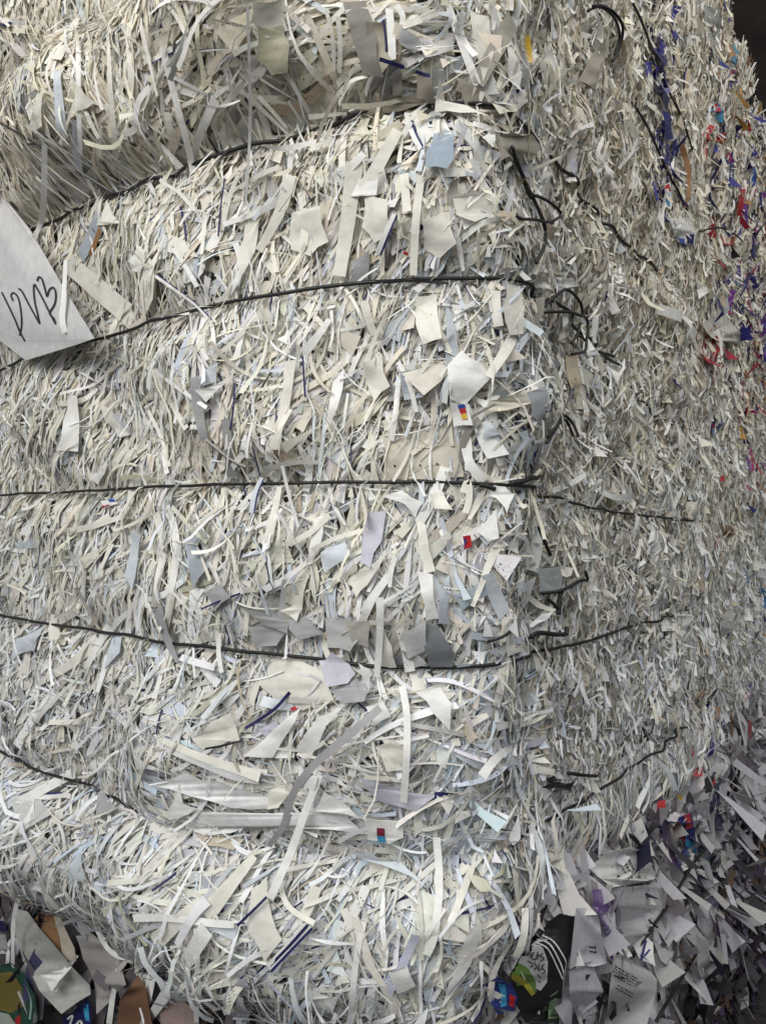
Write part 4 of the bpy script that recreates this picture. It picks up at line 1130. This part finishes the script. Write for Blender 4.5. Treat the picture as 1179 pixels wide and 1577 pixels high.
# ---- the lower bale's own pieces
def T(x0, y0, dx, dy, n, w, gap, seed):
    """rows of small unreadable print along (dx, dy)"""
    r = random.Random(seed); out = []
    for i in range(n):
        px_i, py_i = x0 - dy * gap * i, y0 + dx * gap * i; t = 0
        while t < w:
            l = r.uniform(2, 5)
            out.append(('k', 1.9, [(px_i + dx * t, py_i + dy * t), (px_i + dx * min(w, t + l), py_i + dy * min(w, t + l))])); t += l + r.uniform(1, 2)
    return out
W('white ticket with slanted printed rows hanging out under the pale bale', 'w', [(902, 1338), (925, 1316), (968, 1303), (985, 1310), (1012, 1352), (976, 1360), (940, 1366)], .062, 0, .004, loc=False, bowed=.01,
  lines=T(964, 1316, .45, .89, 3, 26, 7, 3) + [('k', 3, [(950, 1349), (954, 1350)])])
W('glossy purple wrapper with pale diagonal stripes', 'p', [(908, 1372), (920, 1362), (934, 1368), (940, 1396), (944, 1440), (940, 1478), (932, 1470), (926, 1420), (910, 1396)], .058, 3, .006, loc=False,
  prints=[((.42, .32, .58), 2.6, [(924, 1404 + i * 9), (932, 1407 + i * 9), (940, 1402 + i * 9)]) for i in range(5)])
W('tall white ticket with two short printed dashes', (.60, .60, .63), [(884, 1398), (917, 1398), (924, 1440), (932, 1483), (911, 1487), (888, 1484), (874, 1492)], .048, 0, .003, loc=False, bowed=.0,
  lines=[('k', 2, [(906, 1458), (916, 1460)]), ('k', 2, [(907, 1465), (917, 1467)]), ('k', 2, [(916, 1457), (916, 1461)]), ('k', 2, [(917, 1464), (917, 1468)])])
W('lavender white sheet folded below the tall ticket', (.56, .55, .60), [(874, 1494), (890, 1486), (912, 1488), (928, 1526), (912, 1540), (886, 1558), (872, 1554)], .040, 0, .006, loc=False)
wr = W('black printed pouch with a white oval and green yellow arc', 'k', [(782, 1500), (800, 1470), (826, 1444), (842, 1418), (860, 1406), (886, 1412), (884, 1440), (874, 1474), (866, 1500), (862, 1560), (846, 1590), (806, 1572), (790, 1540)], .030, 3, .004, loc=False, bowed=.02,
  prints=[((.50, .51, .50), [(794, 1466), (812, 1452), (834, 1456), (843, 1480), (842, 1512), (832, 1526), (824, 1522), (818, 1500), (806, 1486), (786, 1484)]),
          ((.12, .22, .05), [(780, 1490), (796, 1482), (812, 1490), (824, 1510), (826, 1530), (812, 1516), (798, 1504), (780, 1500)]),
          ((.40, .34, .05), [(780, 1500), (798, 1502), (814, 1514), (824, 1530), (818, 1534), (806, 1518), (790, 1510)]),
          ((.30, .42, .24), [(846, 1534), (858, 1526), (858, 1590), (842, 1590)]),
          ('w', 2.2, [(826, 1446), (846, 1454), (862, 1482), (868, 1500)]), ('w', 2, [(834, 1440), (852, 1450), (868, 1474), (872, 1486)]), ('w', 1.8, [(820, 1450), (842, 1460), (857, 1488), (866, 1508)])])
trw = own_bvh(wr)
flat_print('lettering', [('k', 2.0, p) for p in [
    [(806, 1460), (813, 1467), (818, 1472)], [(813, 1461), (818, 1468)], [(822, 1466), (818, 1475), (824, 1478)], [(828, 1466), (826, 1478)], [(826, 1471), (832, 1472)], [(836, 1468), (832, 1472), (837, 1476), (832, 1481)],
    [(812, 1480), (820, 1486), (816, 1490)], [(822, 1482), (826, 1490), (822, 1492)], [(830, 1484), (828, 1494), (834, 1492)], [(838, 1484), (834, 1490), (839, 1496), (834, 1500)], [(828, 1502), (832, 1507)], [(828, 1512), (832, 1512)]]], wr, trw, .0030)
W('crumpled wrapper printed blue light blue and red', (.03, .05, .22), [(746, 1512), (764, 1504), (784, 1512), (796, 1536), (790, 1556), (764, 1562), (752, 1540)], .034, 3, .008, loc=False,
  prints=[('a', [(766, 1514), (778, 1516), (780, 1548), (770, 1552), (772, 1534)]), ('r', [(784, 1530), (794, 1536), (790, 1552), (783, 1548)]), ('w', [(745, 1516), (752, 1524), (754, 1552), (748, 1552)])])
W('white ticket with printed lines and a dot at the bottom edge', (.60, .60, .60), [(942, 1474), (952, 1468), (1000, 1496), (1010, 1508), (1008, 1528), (990, 1590), (930, 1582), (936, 1520)], .052, 0, .003, loc=False, bowed=.0,
  lines=T(947, 1488, .86, .5, 4, 40, 4.5, 5) + T(950, 1517, .86, .5, 2, 30, 5, 6) + [('k', 5, [(965, 1554), (969, 1556)])])
W('large soft lavender white film sheet behind the tie wire', (.50, .48, .50), [(936, 1368), (1000, 1362), (1030, 1340), (1040, 1372), (1000, 1436), (966, 1468), (946, 1470), (946, 1420)], .02, 3, .006, loc=False)
W('dark blue and red printed strip bent like a hook', (.025, .035, .16), [(1026, 1264), (1044, 1258), (1062, 1250), (1068, 1284), (1071, 1318), (1046, 1338), (1034, 1330), (1052, 1306), (1052, 1276), (1028, 1284)], .066, 3, .004, loc=False, bowed=.02,
  prints=[((.42, .05, .06), [(1052, 1256), (1062, 1252), (1066, 1274), (1056, 1278)]), ('a', [(1051, 1280), (1056, 1280), (1056, 1300), (1052, 1304)]), ((.42, .05, .06), [(1028, 1270), (1046, 1266), (1048, 1272), (1028, 1280)]), ((.5, .2, .2), [(1060, 1300), (1064, 1300), (1064, 1306), (1060, 1306)])])
W('white flap at the foot of the hooked strip', 'w', [(1046, 1334), (1070, 1320), (1080, 1342), (1064, 1336), (1050, 1342)], .070, loc=False)
W('dark navy looped film beside the hooked strip', 'n', [(984, 1284), (994, 1262), (1012, 1262), (1020, 1292), (1012, 1274), (998, 1276)], .058, 3, loc=False)
S('black tape curving down beside the slanted ticket', 'k', [(968, 1286), (982, 1298), (990, 1316)], 8, 5, cls=3, h=.03, loc=False)
W('white sheet standing behind the second tie wire', (.50, .49, .50), [(1006, 1412), (1036, 1398), (1052, 1402), (1044, 1450), (1030, 1490), (1016, 1480), (1004, 1450)], .02, 0, .006, loc=False)
W('white flap with a blue printed tree shape', 'w', [(972, 1452), (990, 1440), (1004, 1452), (1008, 1488), (984, 1478)], .022, 0, loc=False, prints=[((.05, .05, .2), 4, [(994, 1448), (990, 1464), (986, 1482)]), ((.05, .05, .2), 3, [(1000, 1462), (992, 1472)]), ((.05, .05, .2), 3, [(986, 1470), (998, 1482)])])
W('pale hanging leaf beyond the hooked strip', (.50, .50, .46), [(1100, 1280), (1114, 1286), (1122, 1306), (1112, 1346), (1104, 1340), (1108, 1310)], .05, 0, loc=False)
W('white sharp flap at the dark far end', (.55, .55, .56), [(1150, 1230), (1160, 1250), (1170, 1280), (1156, 1280), (1148, 1256)], .03, 0, loc=False)
W('grey triangular flap at the lower edge', (.34, .32, .33), [(1070, 1440), (1090, 1450), (1100, 1500), (1084, 1520), (1072, 1490)], .026, 0, loc=False)
W('big grey folded sheet beside the cardboard', (.42, .41, .385), [(22, 1398), (44, 1404), (84, 1454), (138, 1516), (140, 1530), (96, 1560), (62, 1524), (36, 1478), (22, 1430)], .034, 0, .008, loc=False, bowed=.03)
W('grey cut sheet hanging over the dark gap', (.38, .36, .34), [(118, 1440), (142, 1436), (186, 1466), (196, 1516), (172, 1540), (150, 1562), (146, 1512), (128, 1476)], .03, 0, .006, loc=False, bowed=.03)
W('brown cardboard wedge between grey sheets', (.23, .125, .06), [(52, 1416), (64, 1404), (86, 1412), (97, 1474), (80, 1452), (62, 1436)], .030, 0, .004, loc=False, bowed=.02)
W('beige card edge beside the brown wedge', (.40, .36, .29), [(84, 1410), (94, 1412), (116, 1460), (118, 1480), (98, 1478)], .032, 0, .002, loc=False, bowed=.02)
W('white scrap lying on the big grey sheet', 'w', [(62, 1500), (88, 1492), (112, 1488), (92, 1510), (82, 1526)], .044, 0, loc=False)
S('thin white strip laid over the big grey sheet', 'w', [(118, 1470), (100, 1496), (84, 1526)], 7, 5, h=.05, loc=False)
W('green and yellow printed bottle label in the bottom corner', 'q', [(-20, 1492), (18, 1482), (40, 1500), (56, 1532), (60, 1565), (50, 1600), (-20, 1600)], .05, 3, .012, loc=False,
  prints=[((.20, .15, .035), [(-10, 1500), (18, 1496), (34, 1520), (36, 1550), (16, 1560), (-10, 1552)]), ((.45, .48, .42), [(-10, 1556), (14, 1562), (26, 1580), (20, 1598), (-10, 1598)]), ((.30, .45, .38), 3, [(40, 1520), (48, 1544), (46, 1570)]), ('r', [(24, 1568), (32, 1562), (32, 1576), (24, 1578)])])
W('brown carton panel in the gap below the shreds', (.16, .085, .05), [(186, 1540), (214, 1500), (226, 1520), (236, 1577), (232, 1600), (180, 1600)], .03, 0, .002, loc=False, bowed=.01)
W('dull pink brown carton beside the brown panel', (.26, .19, .17), [(246, 1530), (262, 1520), (300, 1556), (310, 1600), (250, 1600)], .03, 0, .002, loc=False, bowed=.01)
W('navy and white printed film under the grey sheets', 'n', [(98, 1566), (136, 1534), (142, 1568), (140, 1600), (98, 1600)], .022, 3, loc=False, prints=[('w', 3, [(104, 1570), (112, 1564), (108, 1578)]), ('w', 3, [(116, 1580), (124, 1572), (128, 1584)]), ('a', [(128, 1552), (136, 1546), (138, 1572), (132, 1572)])])
W('dark print fragment at the left margin', 'n', [(-10, 1416), (8, 1418), (14, 1436), (-10, 1432)], .03, 3, loc=False)
W('grey flap at the left margin above the green label', (.36, .35, .36), [(-10, 1434), (10, 1440), (16, 1462), (0, 1470), (-10, 1464)], .03, 0, loc=False)

S('long white strand hanging past the brown wedge', 'w', [(40, 1350), (22, 1410), (20, 1490)], 6, h=.05, loc=False)
S('thin white strand drooping over the green label', 'w', [(14, 1450), (10, 1500), (2, 1530)], 5, h=.075, loc=False)
S('pale strand hanging over the grey cut sheet', 'w', [(150, 1430), (170, 1465), (205, 1480)], 7, h=.05, loc=False)
S('white strand hanging beside the brown carton panel', 'w', [(186, 1470), (176, 1520), (168, 1577)], 7, h=.05, loc=False)
S('pale curling strand in front of the dark gap', 'c', [(205, 1440), (196, 1476), (180, 1496)], 6, h=.045, loc=False)
# ---- further loose strips on top of the shreds, each described by the piece it lies beside
def strew(n, xr, yr, tries):
    made = 0; seen = set()
    base_marks = list(LANDMARKS)
    for _ in range(tries):
        if made >= n: break
        x, y = random.uniform(*xr), random.uniform(*yr)
        if x < 150 and 300 < y < 560: continue
        x_s = float(s_at_px(x)); dep = float(np.interp(x_s, S_AX, py_)); z = (HORIZON - y) / FPX * dep
        if z < z_bottom(x_s) + .04: continue
        near = sorted(base_marks, key=lambda m: (m[0] - x) ** 2 + (m[1] - y) ** 2)[:3]
        a = float(field(np.array([x_s]), np.array([z]))[0])
        L = random.uniform(38, 100); w = random.choice([4, 5, 6, 7, 9, 12, 15])
        a_ = abs((math.degrees(a) + 90) % 180 - 90)
        lean = 'upright' if a_ < 20 else 'slanting' if a_ < 62 else 'level'
        cn, ck = random.choice([('cream', 'c')] * 5 + [('white', 'w')] * 4 + [('pale blue', 'b'), ('grey', 'l')])
        size = 'thin' if w < 6 else 'narrow' if w < 10 else 'broad'
        for mx, my, md in near:
            rel = 'just below' if y - my > 22 else 'just above' if my - y > 22 else 'beside'
            lab = f'{size} {cn} {lean} strip {rel} the {md}'
            if (rel, md) in seen or len(lab.split()) > 16: continue
            if math.hypot(mx - x, my - y) > 95: continue
            seen.add((rel, md)); made += 1
            dx, dy = math.sin(a) * L / 2, -math.cos(a) * L / 2; k = random.uniform(-.12, .12)
            o = S(lab, ck, [(x - dx, y - dy), (x - dy * k, y + dx * k), (x + dx, y + dy)], w, w * random.choice([1, 1, .9, .5, .2]), cls=random.choice([0, 0, 0, 0, 2, 3]),
                  h=.0115 + random.uniform(0, .004), curl=random.uniform(0, .005), loc=False, group='loose strips strewn over the bale')
            break
    return made
strew(150, (10, 820), (20, 1540), 1500)
